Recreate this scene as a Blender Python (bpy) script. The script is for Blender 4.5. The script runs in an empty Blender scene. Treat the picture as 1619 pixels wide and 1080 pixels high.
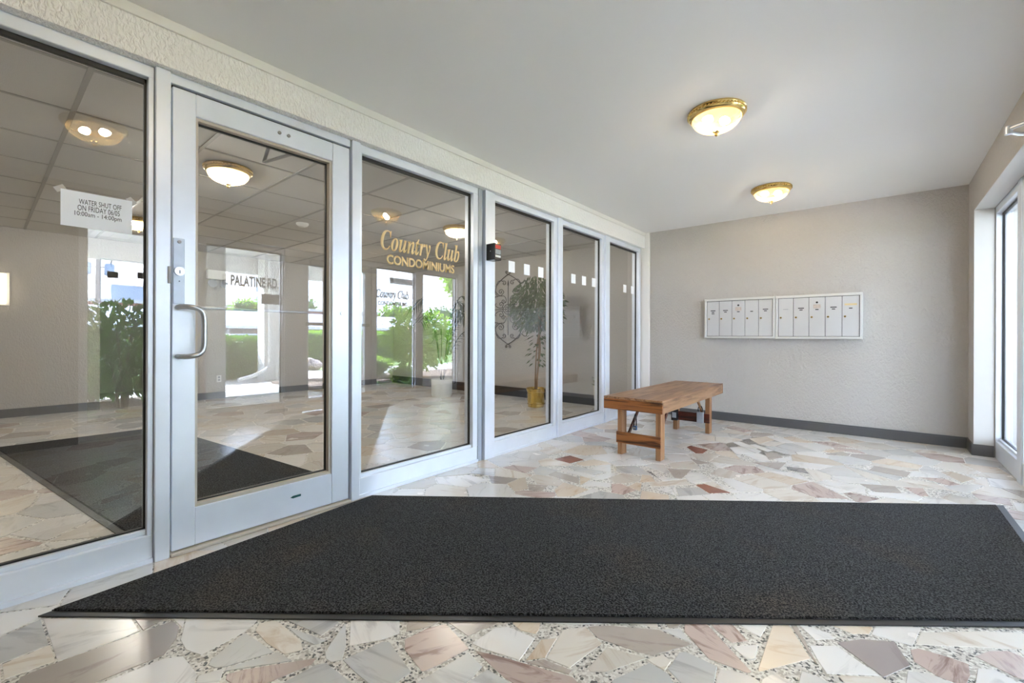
import bpy, bmesh, math, random
import numpy as np
from mathutils import Vector, Matrix, Euler
random.seed(7)
PI = math.pi
SC = bpy.context.scene
COL = SC.collection

# ------------------------------------------------------------------ camera
FPX, TH, CX, CY, CAMH, ROLL = 698.0, math.atan(580 / 698.0), 809.5, 532.2, 1.05, 0.00317
cam_d = bpy.data.cameras.new('camera')
cam = bpy.data.objects.new('camera', cam_d)
COL.objects.link(cam)
cam_d.sensor_width = 36.0
cam_d.lens = FPX / 1619 * 36
cam_d.shift_y = -(540 - CY) / 1619
cam_d.clip_start = 0.02
cam_d.clip_end = 500
cam.matrix_world = Matrix.Translation((0, 0, CAMH)) @ Matrix.Rotation(TH, 4, 'Z') @ Matrix.Rotation(PI / 2, 4, 'X') @ Matrix.Rotation(ROLL, 4, 'Z')
SC.camera = cam

# ------------------------------------------------------------------ world, sun, exposure
SC.view_settings.view_transform = 'Standard'
SC.view_settings.look = 'None'
SC.view_settings.exposure = 1.95
SC.view_settings.gamma = 1.0
SC.view_settings.use_curve_mapping = False
SKY_STRENGTH = 4.4
SUN_STRENGTH = 24.0
LAMP_VEST = 96.0
LAMP_LOBBY = 225.0
w = bpy.data.worlds.new('world')
SC.world = w
w.use_nodes = True
nt = w.node_tree
nt.nodes.clear()
wo = nt.nodes.new('ShaderNodeOutputWorld')
bg = nt.nodes.new('ShaderNodeBackground')
bg.inputs['Strength'].default_value = SKY_STRENGTH
tc = nt.nodes.new('ShaderNodeTexCoord')
sx = nt.nodes.new('ShaderNodeSeparateXYZ')
nt.links.new(tc.outputs['Generated'], sx.inputs[0])
hz = nt.nodes.new('ShaderNodeMapRange')
hz.inputs['From Min'].default_value = 0.0
hz.inputs['From Max'].default_value = 0.7
nt.links.new(sx.outputs['Z'], hz.inputs['Value'])
skyc = nt.nodes.new('ShaderNodeValToRGB')
skyc.color_ramp.elements[0].color = (0.70, 0.87, 1.12, 1)
skyc.color_ramp.elements[1].color = (0.22, 0.45, 1.0, 1)
nt.links.new(hz.outputs[0], skyc.inputs[0])
cn = nt.nodes.new('ShaderNodeTexNoise')
cn.inputs['Scale'].default_value = 3.2
cn.inputs['Detail'].default_value = 8
cn.inputs['Roughness'].default_value = 0.58
cmap = nt.nodes.new('ShaderNodeMapping')
cmap.inputs['Scale'].default_value = (1, 1, 3.0)
nt.links.new(tc.outputs['Generated'], cmap.inputs[0])
nt.links.new(cmap.outputs[0], cn.inputs['Vector'])
cr = nt.nodes.new('ShaderNodeValToRGB')
cr.color_ramp.elements[0].position = 0.44
cr.color_ramp.elements[1].position = 0.62
nt.links.new(cn.outputs['Fac'], cr.inputs[0])
cm = nt.nodes.new('ShaderNodeMixRGB')
cm.inputs['Color2'].default_value = (0.95, 1.03, 1.18, 1)
nt.links.new(cr.outputs[0], cm.inputs['Fac'])
nt.links.new(skyc.outputs[0], cm.inputs['Color1'])
nt.links.new(cm.outputs[0], bg.inputs['Color'])
nt.links.new(bg.outputs[0], wo.inputs['Surface'])

sun_d = bpy.data.lights.new('sun', 'SUN')
sun_d.energy = SUN_STRENGTH
sun_d.angle = math.radians(0.6)
sun_d.color = (0.88, 0.97, 1.13)
sun = bpy.data.objects.new('sun', sun_d)
COL.objects.link(sun)
sun.location = (20, -4, 25)
sv = Vector((-0.74, 0.24, -0.63))            # the direction sunlight travels
sun.rotation_euler = sv.to_track_quat('-Z', 'Y').to_euler()

cy = SC.cycles
cy.max_bounces = 10
cy.diffuse_bounces = 5
cy.glossy_bounces = 5
cy.transmission_bounces = 6
cy.transparent_max_bounces = 24
cy.sample_clamp_indirect = 8.0
cy.blur_glossy = 0.5
cy.use_denoising = True

# ------------------------------------------------------------------ design-time pixel -> floor helper (photo frame 1619x1080)
RX, RY, FX, FY = math.cos(TH), math.sin(TH), -math.sin(TH), math.cos(TH)
def floor_pt(px, py):
    u, v = px - CX, py - CY
    u, v = u + ROLL * v, v - ROLL * u
    t = CAMH / (v / FPX)
    return ((RX * u / FPX + FX) * t, (RY * u / FPX + FY) * t)
def project(x, y, z):
    r, d = x * RX + y * RY, x * FX + y * FY
    if d < 0.05: return None
    return (CX + FPX * r / d, CY - FPX * (z - CAMH) / d)

# ------------------------------------------------------------------ material helpers
def new_mat(name):
    m = bpy.data.materials.new(name)
    m.use_nodes = True
    n = m.node_tree.nodes
    return m, n, m.node_tree.links, n['Principled BSDF']
def pmat(name, col, rough=0.5, metal=0.0, spec=0.5, bump=None, vary=None, coat=0.0):
    """bump = (scale, strength, detail); vary = (scale, amount)"""
    m, n, l, b = new_mat(name)
    b.inputs['Base Color'].default_value = (*col, 1)
    b.inputs['Roughness'].default_value = rough
    b.inputs['Metallic'].default_value = metal
    b.inputs['Specular IOR Level'].default_value = spec
    b.inputs['Coat Weight'].default_value = coat
    if bump or vary:
        t = n.new('ShaderNodeTexCoord')
    if bump:
        x = n.new('ShaderNodeTexNoise')
        x.inputs['Scale'].default_value = bump[0]
        x.inputs['Detail'].default_value = bump[2]
        l.new(t.outputs['Object'], x.inputs['Vector'])
        bp = n.new('ShaderNodeBump')
        bp.inputs['Strength'].default_value = bump[1]
        bp.inputs['Distance'].default_value = 0.01
        l.new(x.outputs['Fac'], bp.inputs['Height'])
        l.new(bp.outputs[0], b.inputs['Normal'])
    if vary:
        x = n.new('ShaderNodeTexNoise')
        x.inputs['Scale'].default_value = vary[0]
        x.inputs['Detail'].default_value = 5
        l.new(t.outputs['Object'], x.inputs['Vector'])
        r = n.new('ShaderNodeMapRange')
        r.inputs['To Min'].default_value = 1 - vary[1]
        r.inputs['To Max'].default_value = 1 + vary[1]
        l.new(x.outputs['Fac'], r.inputs['Value'])
        mu = n.new('ShaderNodeMixRGB')
        mu.blend_type = 'MULTIPLY'
        mu.inputs['Fac'].default_value = 1
        mu.inputs['Color1'].default_value = (*col, 1)
        l.new(r.outputs[0], mu.inputs['Color2'])
        l.new(mu.outputs[0], b.inputs['Base Color'])
    return m
def glass_mat(name, tint, f0):
    m = bpy.data.materials.new(name)
    m.use_nodes = True
    n, l = m.node_tree.nodes, m.node_tree.links
    n.clear()
    o = n.new('ShaderNodeOutputMaterial')
    tr = n.new('ShaderNodeBsdfTransparent')
    tr.inputs['Color'].default_value = (*tint, 1)
    gl = n.new('ShaderNodeBsdfGlossy')
    gl.inputs['Roughness'].default_value = 0.0
    gl.inputs['Color'].default_value = (1, 1, 1, 1)
    lw = n.new('ShaderNodeLayerWeight')
    lw.inputs['Blend'].default_value = 0.5
    pw = n.new('ShaderNodeMath'); pw.operation = 'POWER'; pw.inputs[1].default_value = 5
    ma = n.new('ShaderNodeMath'); ma.operation = 'MULTIPLY_ADD'
    ma.inputs[1].default_value = (1 - f0) if f0 > 0 else 0.0; ma.inputs[2].default_value = f0
    l.new(lw.outputs['Facing'], pw.inputs[0]); l.new(pw.outputs[0], ma.inputs[0])
    mx = n.new('ShaderNodeMixShader')
    l.new(ma.outputs[0], mx.inputs[0]); l.new(tr.outputs[0], mx.inputs[1]); l.new(gl.outputs[0], mx.inputs[2])
    l.new(mx.outputs[0], o.inputs[0])
    return m
def emit_mat(name, col, s):
    m = bpy.data.materials.new(name)
    m.use_nodes = True
    n, l = m.node_tree.nodes, m.node_tree.links
    n.clear()
    o = n.new('ShaderNodeOutputMaterial')
    e = n.new('ShaderNodeEmission')
    e.inputs[0].default_value = (*col, 1); e.inputs[1].default_value = s
    l.new(e.outputs[0], o.inputs[0])
    return m
def plaster_mat(name, col, scale, strength):
    m, n, l, b = new_mat(name)
    b.inputs['Base Color'].default_value = (*col, 1)
    b.inputs['Roughness'].default_value = 0.75
    b.inputs['Specular IOR Level'].default_value = 0.3
    t = n.new('ShaderNodeTexCoord')
    mp = n.new('ShaderNodeMapping'); mp.inputs['Scale'].default_value = (1, 1, 0.6)
    l.new(t.outputs['Object'], mp.inputs[0])
    x = n.new('ShaderNodeTexNoise'); x.inputs['Scale'].default_value = scale; x.inputs['Detail'].default_value = 2
    x.inputs['Distortion'].default_value = 0.6
    l.new(mp.outputs[0], x.inputs['Vector'])
    r = n.new('ShaderNodeValToRGB')
    r.color_ramp.elements[0].position = 0.36; r.color_ramp.elements[1].position = 0.62
    l.new(x.outputs['Fac'], r.inputs[0])
    bp = n.new('ShaderNodeBump'); bp.inputs['Strength'].default_value = strength; bp.inputs['Distance'].default_value = 0.006
    l.new(r.outputs[0], bp.inputs['Height']); l.new(bp.outputs[0], b.inputs['Normal'])
    return m
def wood_mat(name, c1, c2, axis, rough=0.38):
    m, n, l, b = new_mat(name)
    t = n.new('ShaderNodeTexCoord'); mp = n.new('ShaderNodeMapping')
    s = [26, 26, 26]; s[axis] = 1.6
    mp.inputs['Scale'].default_value = s
    l.new(t.outputs['Object'], mp.inputs[0])
    x = n.new('ShaderNodeTexNoise'); x.inputs['Scale'].default_value = 1.0; x.inputs['Detail'].default_value = 6
    x.inputs['Roughness'].default_value = 0.6; x.inputs['Distortion'].default_value = 0.7
    l.new(mp.outputs[0], x.inputs['Vector'])
    r = n.new('ShaderNodeValToRGB')
    r.color_ramp.elements[0].position = 0.40; r.color_ramp.elements[0].color = (*c2, 1)
    r.color_ramp.elements[1].position = 0.56; r.color_ramp.elements[1].color = (*c1, 1)
    l.new(x.outputs['Fac'], r.inputs[0]); l.new(r.outputs[0], b.inputs['Base Color'])
    b.inputs['Roughness'].default_value = rough
    bp = n.new('ShaderNodeBump'); bp.inputs['Strength'].default_value = 0.15; bp.inputs['Distance'].default_value = 0.003
    l.new(x.outputs['Fac'], bp.inputs['Height']); l.new(bp.outputs[0], b.inputs['Normal'])
    return m
def stone_mat(name, base, vein, accent, vscale=5.0, vpos=0.5):
    """polished marble flag: a base colour, long veins and a cloudy accent, shifted per stone"""
    m, n, l, b = new_mat(name)
    t = n.new('ShaderNodeTexCoord'); oi = n.new('ShaderNodeObjectInfo')
    rot = n.new('ShaderNodeVectorRotate'); rot.rotation_type = 'Z_AXIS'
    am = n.new('ShaderNodeMath'); am.operation = 'MULTIPLY'; am.inputs[1].default_value = 37.0
    l.new(oi.outputs['Random'], am.inputs[0])
    l.new(t.outputs['Object'], rot.inputs['Vector']); l.new(am.outputs[0], rot.inputs['Angle'])
    add = n.new('ShaderNodeVectorMath'); add.operation = 'ADD'
    sc2 = n.new('ShaderNodeVectorMath'); sc2.operation = 'SCALE'; sc2.inputs['Scale'].default_value = 50
    l.new(oi.outputs['Random'], sc2.inputs[0]); l.new(rot.outputs[0], add.inputs[0]); l.new(sc2.outputs[0], add.inputs[1])
    mp = n.new('ShaderNodeMapping'); mp.inputs['Scale'].default_value = (0.7, 3.2, 1)
    l.new(add.outputs[0], mp.inputs[0])
    v = n.new('ShaderNodeTexNoise'); v.inputs['Scale'].default_value = vscale; v.inputs['Detail'].default_value = 8
    v.inputs['Roughness'].default_value = 0.62; v.inputs['Distortion'].default_value = 0.9
    l.new(mp.outputs[0], v.inputs['Vector'])
    r = n.new('ShaderNodeValToRGB')
    e = r.color_ramp.elements
    e[0].position = vpos - 0.05; e[0].color = (*vein, 1)
    e[1].position = vpos + 0.05; e[1].color = (*base, 1)
    l.new(v.outputs['Fac'], r.inputs[0])
    c = n.new('ShaderNodeTexNoise'); c.inputs['Scale'].default_value = 6; c.inputs['Detail'].default_value = 4
    l.new(add.outputs[0], c.inputs['Vector'])
    cr_ = n.new('ShaderNodeMapRange'); cr_.inputs['From Min'].default_value = 0.5; cr_.inputs['From Max'].default_value = 0.75
    cr_.inputs['To Max'].default_value = 0.75
    l.new(c.outputs['Fac'], cr_.inputs['Value'])
    mx = n.new('ShaderNodeMixRGB'); mx.inputs['Color2'].default_value = (*accent, 1)
    l.new(cr_.outputs[0], mx.inputs['Fac']); l.new(r.outputs[0], mx.inputs['Color1'])
    hs = n.new('ShaderNodeHueSaturation')
    vr = n.new('ShaderNodeMapRange'); vr.inputs['To Min'].default_value = 0.84; vr.inputs['To Max'].default_value = 1.12
    l.new(oi.outputs['Random'], vr.inputs['Value']); l.new(vr.outputs[0], hs.inputs['Value']); l.new(mx.outputs[0], hs.inputs['Color'])
    l.new(hs.outputs[0], b.inputs['Base Color'])
    b.inputs['Roughness'].default_value = 0.13
    b.inputs['Specular IOR Level'].default_value = 0.75
    b.inputs['Coat Weight'].default_value = 0.5
    b.inputs['Coat Roughness'].default_value = 0.28
    fr = n.new('ShaderNodeMapRange'); fr.inputs['To Min'].default_value = 0.16; fr.inputs['To Max'].default_value = 0.32
    l.new(c.outputs['Fac'], fr.inputs['Value']); l.new(fr.outputs[0], b.inputs['Roughness'])
    return m

M = {}
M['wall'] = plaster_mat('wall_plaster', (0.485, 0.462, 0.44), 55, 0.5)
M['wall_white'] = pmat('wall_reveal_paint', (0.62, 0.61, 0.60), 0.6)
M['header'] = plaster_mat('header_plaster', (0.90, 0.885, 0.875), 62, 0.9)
M['ceil'] = pmat('ceiling_paint', (0.87, 0.86, 0.845), 0.75, spec=0.3, bump=(9, 0.05, 3))
M['trim'] = pmat('trim_paint', (0.80, 0.78, 0.75), 0.45)
M['alu'] = pmat('frame_aluminium', (0.80, 0.85, 0.94), 0.34, 0.25, vary=(7, 0.06))
M['alu_tan'] = pmat('frame_inner_aluminium', (0.52, 0.47, 0.40), 0.45, 0.15)
M['alu_dark'] = pmat('frame_bronze_grey', (0.30, 0.29, 0.29), 0.45, 0.3)
M['gasket'] = pmat('black_gasket', (0.012, 0.012, 0.014), 0.5)
M['steel'] = pmat('brushed_steel', (0.55, 0.56, 0.58), 0.32, 0.9)
M['steel_bl'] = pmat('satin_plate', (0.42, 0.46, 0.52), 0.42, 0.7, vary=(30, 0.1))
M['glass'] = glass_mat('coated_glass_face', (0.95, 0.95, 0.95), 0.135)
M['glass_back'] = glass_mat('glass_body', (0.95, 0.95, 0.95), 0.0)
M['glass_out'] = glass_mat('clear_glass', (0.965, 0.97, 0.97), 0.04)
M['base'] = pmat('baseboard_vinyl', (0.095, 0.095, 0.10), 0.42)
M['base_black'] = pmat('black_base', (0.012, 0.011, 0.011), 0.3)
M['brass'] = pmat('polished_brass', (0.78, 0.56, 0.22), 0.18, 1.0)
M['brass_pot'] = pmat('brass_pot', (0.62, 0.44, 0.12), 0.16, 1.0, bump=(14, 0.12, 2))
M['paper'] = pmat('paper', (0.90, 0.92, 0.95), 0.7)
M['paper_ink'] = pmat('ink', (0.03, 0.03, 0.035), 0.6)
M['gold'] = pmat('gold_letters', (0.90, 0.66, 0.33), 0.5)
M['blackletters'] = pmat('black_letters', (0.012, 0.012, 0.014), 0.5)
M['black'] = pmat('black_plastic', (0.015, 0.015, 0.017), 0.25)
M['red'] = pmat('red_plastic', (0.62, 0.02, 0.015), 0.35)
M['greyplastic'] = pmat('grey_plastic', (0.32, 0.34, 0.37), 0.35)
M['blueplastic'] = pmat('blue_plastic', (0.03, 0.10, 0.24), 0.35)
M['white_plastic'] = pmat('white_plastic', (0.8, 0.8, 0.78), 0.4)
M['mail'] = pmat('mailbox_grey', (0.58, 0.58, 0.59), 0.42, 0.15, vary=(5, 0.04))
M['mail_edge'] = pmat('mailbox_frame', (0.66, 0.655, 0.64), 0.4, 0.15)
M['slot'] = pmat('dark_gap', (0.03, 0.03, 0.032), 0.7)
M['tape'] = pmat('label_tape', (0.70, 0.55, 0.30), 0.6)
M['decal'] = pmat('mail_decal', (0.55, 0.47, 0.43), 0.6, vary=(60, 0.3))
M['wood_y'] = wood_mat('oak_along', (0.36, 0.20, 0.105), (0.17, 0.08, 0.035), 1)
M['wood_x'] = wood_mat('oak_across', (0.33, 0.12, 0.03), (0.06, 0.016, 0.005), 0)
M['wood_z'] = wood_mat('oak_upright', (0.36, 0.18, 0.08), (0.20, 0.085, 0.03), 2)
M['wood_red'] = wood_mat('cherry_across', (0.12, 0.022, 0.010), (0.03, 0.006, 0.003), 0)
M['iron'] = pmat('wrought_iron', (0.035, 0.028, 0.024), 0.5, 0.4)
M['leaf'] = pmat('ficus_leaf', (0.04, 0.075, 0.02), 0.5, vary=(9, 0.5))
M['palmleaf'] = pmat('palm_leaf', (0.02, 0.035, 0.014), 0.45)
M['bark'] = pmat('bark', (0.22, 0.14, 0.08), 0.8, bump=(30, 0.5, 4))
M['soil'] = pmat('potting_soil', (0.045, 0.03, 0.02), 0.9, bump=(60, 0.8, 3))
M['whitepot'] = pmat('white_ceramic', (0.74, 0.76, 0.72), 0.3)
M['creampot'] = pmat('cream_ceramic', (0.66, 0.62, 0.52), 0.35)
M['petal'] = pmat('white_petal', (0.85, 0.85, 0.80), 0.6)
M['tile'] = pmat('acoustic_tile', (0.60, 0.585, 0.56), 0.85, spec=0.2, bump=(220, 0.35, 2), vary=(180, 0.10))
M['tee'] = pmat('ceiling_grid', (0.36, 0.34, 0.32), 0.6)
M['rubber'] = pmat('mat_rubber', (0.022, 0.023, 0.026), 0.42)
M['concrete'] = pmat('concrete', (0.50, 0.475, 0.44), 0.85, bump=(40, 0.2, 5), vary=(3, 0.12))
M['lawn'] = pmat('lawn', (0.13, 0.20, 0.045), 0.9, bump=(80, 1.0, 4), vary=(8, 0.3))
M['asphalt'] = pmat('asphalt', (0.16, 0.16, 0.165), 0.9, vary=(4, 0.1))
M['stucco'] = pmat('white_stucco', (0.72, 0.70, 0.66), 0.8, bump=(50, 0.3, 4))
M['soffit'] = pmat('white_soffit', (0.74, 0.73, 0.70), 0.6)
M['roofing'] = pmat('pale_roofing', (0.42, 0.43, 0.46), 0.85, vary=(6, 0.12))
M['garage'] = pmat('garage_wall', (0.33, 0.29, 0.26), 0.8)
M['brick'] = pmat('brick_red', (0.36, 0.17, 0.11), 0.85, vary=(2, 0.2))
M['carpaint'] = pmat('silver_car_paint', (0.62, 0.65, 0.70), 0.25, 0.4, coat=0.5)
M['carglass'] = pmat('car_glass', (0.02, 0.03, 0.05), 0.05, spec=0.8)
M['pole'] = pmat('weathered_pole', (0.30, 0.27, 0.24), 0.9)
M['transformer'] = pmat('transformer_grey', (0.40, 0.46, 0.52), 0.5)
M['wire'] = pmat('wire_black', (0.03, 0.03, 0.035), 0.6)
M['rock'] = pmat('boulder', (0.42, 0.34, 0.30), 0.9, bump=(8, 0.6, 5), vary=(5, 0.2))
M['mulch'] = pmat('mulch', (0.16, 0.11, 0.075), 0.95, bump=(50, 0.9, 4), vary=(30, 0.4))
def leafy(name, c):
    m = pmat(name, c, 0.5, vary=(14, 0.45))
    n, l = m.node_tree.nodes, m.node_tree.links
    b = n['Principled BSDF']
    tr = n.new('ShaderNodeBsdfTranslucent'); tr.inputs[0].default_value = (c[0] * 1.5, c[1] * 1.6, c[2], 1)
    mx = n.new('ShaderNodeMixShader'); mx.inputs[0].default_value = 0.35
    o = [k for k in n if k.type == 'OUTPUT_MATERIAL'][0]
    l.new(b.outputs[0], mx.inputs[1]); l.new(tr.outputs[0], mx.inputs[2]); l.new(mx.outputs[0], o.inputs[0])
    return m
M['sign_film'] = pmat('sign_film', (0.80, 0.80, 0.82), 0.6)
_n, _l = M['sign_film'].node_tree.nodes, M['sign_film'].node_tree.links
_t = _n.new('ShaderNodeBsdfTranslucent'); _t.inputs[0].default_value = (0.88, 0.88, 0.90, 1)
_x = _n.new('ShaderNodeMixShader'); _x.inputs[0].default_value = 0.65
_l.new(_n['Principled BSDF'].outputs[0], _x.inputs[1]); _l.new(_t.outputs[0], _x.inputs[2]); _l.new(_x.outputs[0], _n['Material Output'].inputs[0])
M['leaf_mid'] = leafy('leaf_mid_green', (0.10, 0.22, 0.035))
M['leaf_light'] = leafy('leaf_light_green', (0.22, 0.36, 0.045))
M['leaf_dark'] = leafy('leaf_dark_green', (0.055, 0.13, 0.04))
M['leaf_hosta'] = leafy('leaf_hosta', (0.16, 0.26, 0.10))
M['dome'] = None

# lamp dome: ribbed glass with an amber tint in its own colour
def dome_mat():
    m = bpy.data.materials.new('ribbed_lamp_glass')
    m.use_nodes = True
    n, l = m.node_tree.nodes, m.node_tree.links
    n.clear()
    o = n.new('ShaderNodeOutputMaterial')
    tr = n.new('ShaderNodeBsdfTransparent'); tr.inputs[0].default_value = (1.0, 0.93, 0.76, 1)
    tl = n.new('ShaderNodeBsdfTranslucent'); tl.inputs[0].default_value = (1.0, 0.74, 0.34, 1)
    gl = n.new('ShaderNodeBsdfGlossy'); gl.inputs['Roughness'].default_value = 0.08
    m1 = n.new('ShaderNodeMixShader'); m1.inputs[0].default_value = 0.10
    m2 = n.new('ShaderNodeMixShader'); m2.inputs[0].default_value = 0.07
    l.new(tr.outputs[0], m1.inputs[1]); l.new(tl.outputs[0], m1.inputs[2])
    l.new(m1.outputs[0], m2.inputs[1]); l.new(gl.outputs[0], m2.inputs[2]); l.new(m2.outputs[0], o.inputs[0])
    return m
M['dome'] = dome_mat()
M['bulb'] = emit_mat('lit_bulb', (1.0, 0.87, 0.70), LAMP_VEST)
M['bulb_lobby'] = emit_mat('lit_bulb_lobby', (0.94, 0.98, 1.06), LAMP_LOBBY)
M['canlight'] = emit_mat('lit_downlight', (1.0, 0.75, 0.42), 14)
M['panel'] = emit_mat('lit_panel', (1.0, 0.86, 0.60), 1.1)

# carpet mat: charcoal pile with brown wear
def mat_carpet(name):
    m, n, l, b = new_mat(name)
    t = n.new('ShaderNodeTexCoord')
    a = n.new('ShaderNodeTexNoise'); a.inputs['Scale'].default_value = 150; a.inputs['Detail'].default_value = 4
    l.new(t.outputs['Object'], a.inputs['Vector'])
    r = n.new('ShaderNodeValToRGB')
    r.color_ramp.elements[0].position = 0.42; r.color_ramp.elements[0].color = (0.004, 0.004, 0.005, 1)
    r.color_ramp.elements[1].position = 0.62; r.color_ramp.elements[1].color = (0.075, 0.076, 0.080, 1)
    l.new(a.outputs['Fac'], r.inputs[0])
    c = n.new('ShaderNodeTexNoise'); c.inputs['Scale'].default_value = 2.2; c.inputs['Detail'].default_value = 5
    l.new(t.outputs['Object'], c.inputs['Vector'])
    cr_ = n.new('ShaderNodeMapRange'); cr_.inputs['From Min'].default_value = 0.52; cr_.inputs['From Max'].default_value = 0.72; cr_.inputs['To Max'].default_value = 0.55
    l.new(c.outputs['Fac'], cr_.inputs['Value'])
    mx = n.new('ShaderNodeMixRGB'); mx.blend_type = 'MULTIPLY'; mx.inputs['Color2'].default_value = (1.6, 1.15, 0.75, 1)
    l.new(cr_.outputs[0], mx.inputs['Fac']); l.new(r.outputs[0], mx.inputs['Color1']); l.new(mx.outputs[0], b.inputs['Base Color'])
    b.inputs['Roughness'].default_value = 0.95; b.inputs['Specular IOR Level'].default_value = 0.08
    b.inputs['Sheen Weight'].default_value = 0.06
    bp = n.new('ShaderNodeBump'); bp.inputs['Strength'].default_value = 0.9; bp.inputs['Distance'].default_value = 0.006
    l.new(a.outputs['Fac'], bp.inputs['Height']); l.new(bp.outputs[0], b.inputs['Normal'])
    return m
M['carpet'] = mat_carpet('charcoal_carpet')

# terrazzo grout between the flags: pale chips, dark flecks, a greyer relaid patch
def grout_mat():
    m, n, l, b = new_mat('terrazzo_grout')
    t = n.new('ShaderNodeTexCoord')
    v = n.new('ShaderNodeTexVoronoi'); v.inputs['Scale'].default_value = 130
    l.new(t.outputs['Object'], v.inputs['Vector'])
    sp = n.new('ShaderNodeSeparateColor'); l.new(v.outputs['Color'], sp.inputs[0])
    r = n.new('ShaderNodeValToRGB'); r.color_ramp.interpolation = 'CONSTANT'
    e = r.color_ramp.elements
    e[0].position = 0; e[0].color = (0.10, 0.10, 0.10, 1)
    e[1].position = 0.13; e[1].color = (0.44, 0.41, 0.37, 1)
    k = e.new(0.38); k.color = (0.64, 0.61, 0.57, 1)
    k = e.new(0.7); k.color = (0.76, 0.74, 0.70, 1)
    l.new(sp.outputs[0], r.inputs[0])
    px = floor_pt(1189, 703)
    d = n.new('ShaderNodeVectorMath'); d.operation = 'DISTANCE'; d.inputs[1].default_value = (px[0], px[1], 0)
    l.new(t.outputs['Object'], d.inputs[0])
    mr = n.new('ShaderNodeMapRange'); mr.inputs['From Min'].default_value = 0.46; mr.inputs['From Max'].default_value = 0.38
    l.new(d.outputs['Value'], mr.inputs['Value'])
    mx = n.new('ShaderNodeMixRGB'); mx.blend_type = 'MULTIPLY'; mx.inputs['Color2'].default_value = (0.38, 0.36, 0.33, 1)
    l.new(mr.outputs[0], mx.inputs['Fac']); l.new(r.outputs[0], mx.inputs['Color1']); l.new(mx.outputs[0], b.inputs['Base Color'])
    b.inputs['Roughness'].default_value = 0.3
    return m
M['grout'] = grout_mat()
ST = {
    'W': stone_mat('marble_white', (0.80, 0.78, 0.77), (0.60, 0.58, 0.58), (0.78, 0.72, 0.67), 4, 0.40),
    'C': stone_mat('marble_cream', (0.76, 0.71, 0.65), (0.62, 0.52, 0.43), (0.72, 0.64, 0.58), 4, 0.42),
    'G': stone_mat('marble_grey', (0.63, 0.63, 0.63), (0.47, 0.46, 0.47), (0.66, 0.62, 0.58), 4, 0.42),
    'B': stone_mat('stone_taupe', (0.47, 0.41, 0.37), (0.36, 0.30, 0.27), (0.52, 0.45, 0.40), 7, 0.40),
    'P': stone_mat('marble_pink', (0.60, 0.47, 0.43), (0.33, 0.22, 0.19), (0.60, 0.54, 0.50), 6, 0.44),
    'T': stone_mat('stone_tan', (0.72, 0.61, 0.50), (0.62, 0.46, 0.32), (0.74, 0.67, 0.59), 5, 0.42),
    'V': stone_mat('stone_mauve', (0.43, 0.37, 0.37), (0.37, 0.31, 0.31), (0.45, 0.39, 0.39), 5, 0.35),
    'R': stone_mat('stone_red', (0.30, 0.10, 0.06), (0.14, 0.045, 0.03), (0.36, 0.15, 0.09), 8, 0.42),
    'D': stone_mat('marble_dark_grey', (0.24, 0.23, 0.23), (0.10, 0.10, 0.11), (0.42, 0.38, 0.36), 7, 0.48),
}

# ------------------------------------------------------------------ object helpers
BASE = {}
def meta(o, label=None, cat=None, group=None, kind=None):
    if label: o['label'] = label
    if cat: o['category'] = cat
    if group: o['group'] = group
    if kind: o['kind'] = kind
    return o
def thing(name, label, cat, loc=(0, 0, 0), group=None, kind=None):
    o = bpy.data.objects.new(name, None)
    COL.objects.link(o)
    o.location = loc
    o.empty_display_size = 0.1
    BASE[o.name] = Vector(loc)
    return meta(o, label, cat, group, kind)
def add(name, bm, mat, parent=None, smooth=False, origin=None):
    """link a bmesh given in world coordinates as one mesh object"""
    b = BASE[parent.name] if parent else (Vector(origin) if origin is not None else Vector((0, 0, 0)))
    if b.length > 0:
        bmesh.ops.translate(bm, verts=bm.verts[:], vec=-b)
    bmesh.ops.recalc_face_normals(bm, faces=bm.faces[:])
    me = bpy.data.meshes.new(name)
    bm.to_mesh(me); bm.free()
    mats = mat if isinstance(mat, (list, tuple)) else [mat]
    for k in mats: me.materials.append(k)
    if smooth:
        for p in me.polygons: p.use_smooth = True
        me.set_sharp_from_angle(angle=math.radians(40))
    o = bpy.data.objects.new(name, me)
    COL.objects.link(o)
    if parent:
        o.parent = parent
        BASE[o.name] = b
    else:
        o.location = b
        BASE[o.name] = b
    return o
def single(name, bm, mat, label, cat, group=None, kind=None, smooth=False, origin=None):
    return meta(add(name, bm, mat, None, smooth, origin), label, cat, group, kind)
def dup(root, loc, label=None, group=None, rotz=0):
    def cp(o, par):
        c = o.copy(); COL.objects.link(c)
        if par: c.parent = par
        for ch in list(o.children): cp(ch, c)
        return c
    r = cp(root, None)
    r.location = loc
    if rotz: r.rotation_euler = (0, 0, rotz)
    BASE[r.name] = Vector(loc)
    if label: r['label'] = label
    if group: r['group'] = group
    return r
def box(bm, x0, x1, y0, y1, z0, z1, bev=0.0, seg=1):
    b2 = bmesh.new() if bev else bm
    vs = [b2.verts.new(p) for p in ((x0, y0, z0), (x1, y0, z0), (x1, y1, z0), (x0, y1, z0), (x0, y0, z1), (x1, y0, z1), (x1, y1, z1), (x0, y1, z1))]
    for f in ((3, 2, 1, 0), (4, 5, 6, 7), (0, 1, 5, 4), (1, 2, 6, 5), (2, 3, 7, 6), (3, 0, 4, 7)):
        b2.faces.new([vs[i] for i in f])
    if bev:
        bmesh.ops.bevel(b2, geom=b2.edges[:], offset=bev, segments=seg, affect='EDGES', profile=0.6)
        join(bm, b2)
    return bm
def join(bm, b2, mtx=None):
    mp = {}
    for v in b2.verts: mp[v] = bm.verts.new(mtx @ v.co if mtx else v.co)
    for f in b2.faces:
        try: bm.faces.new([mp[v] for v in f.verts]).material_index = f.material_index
        except ValueError: pass
    b2.free()
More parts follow.
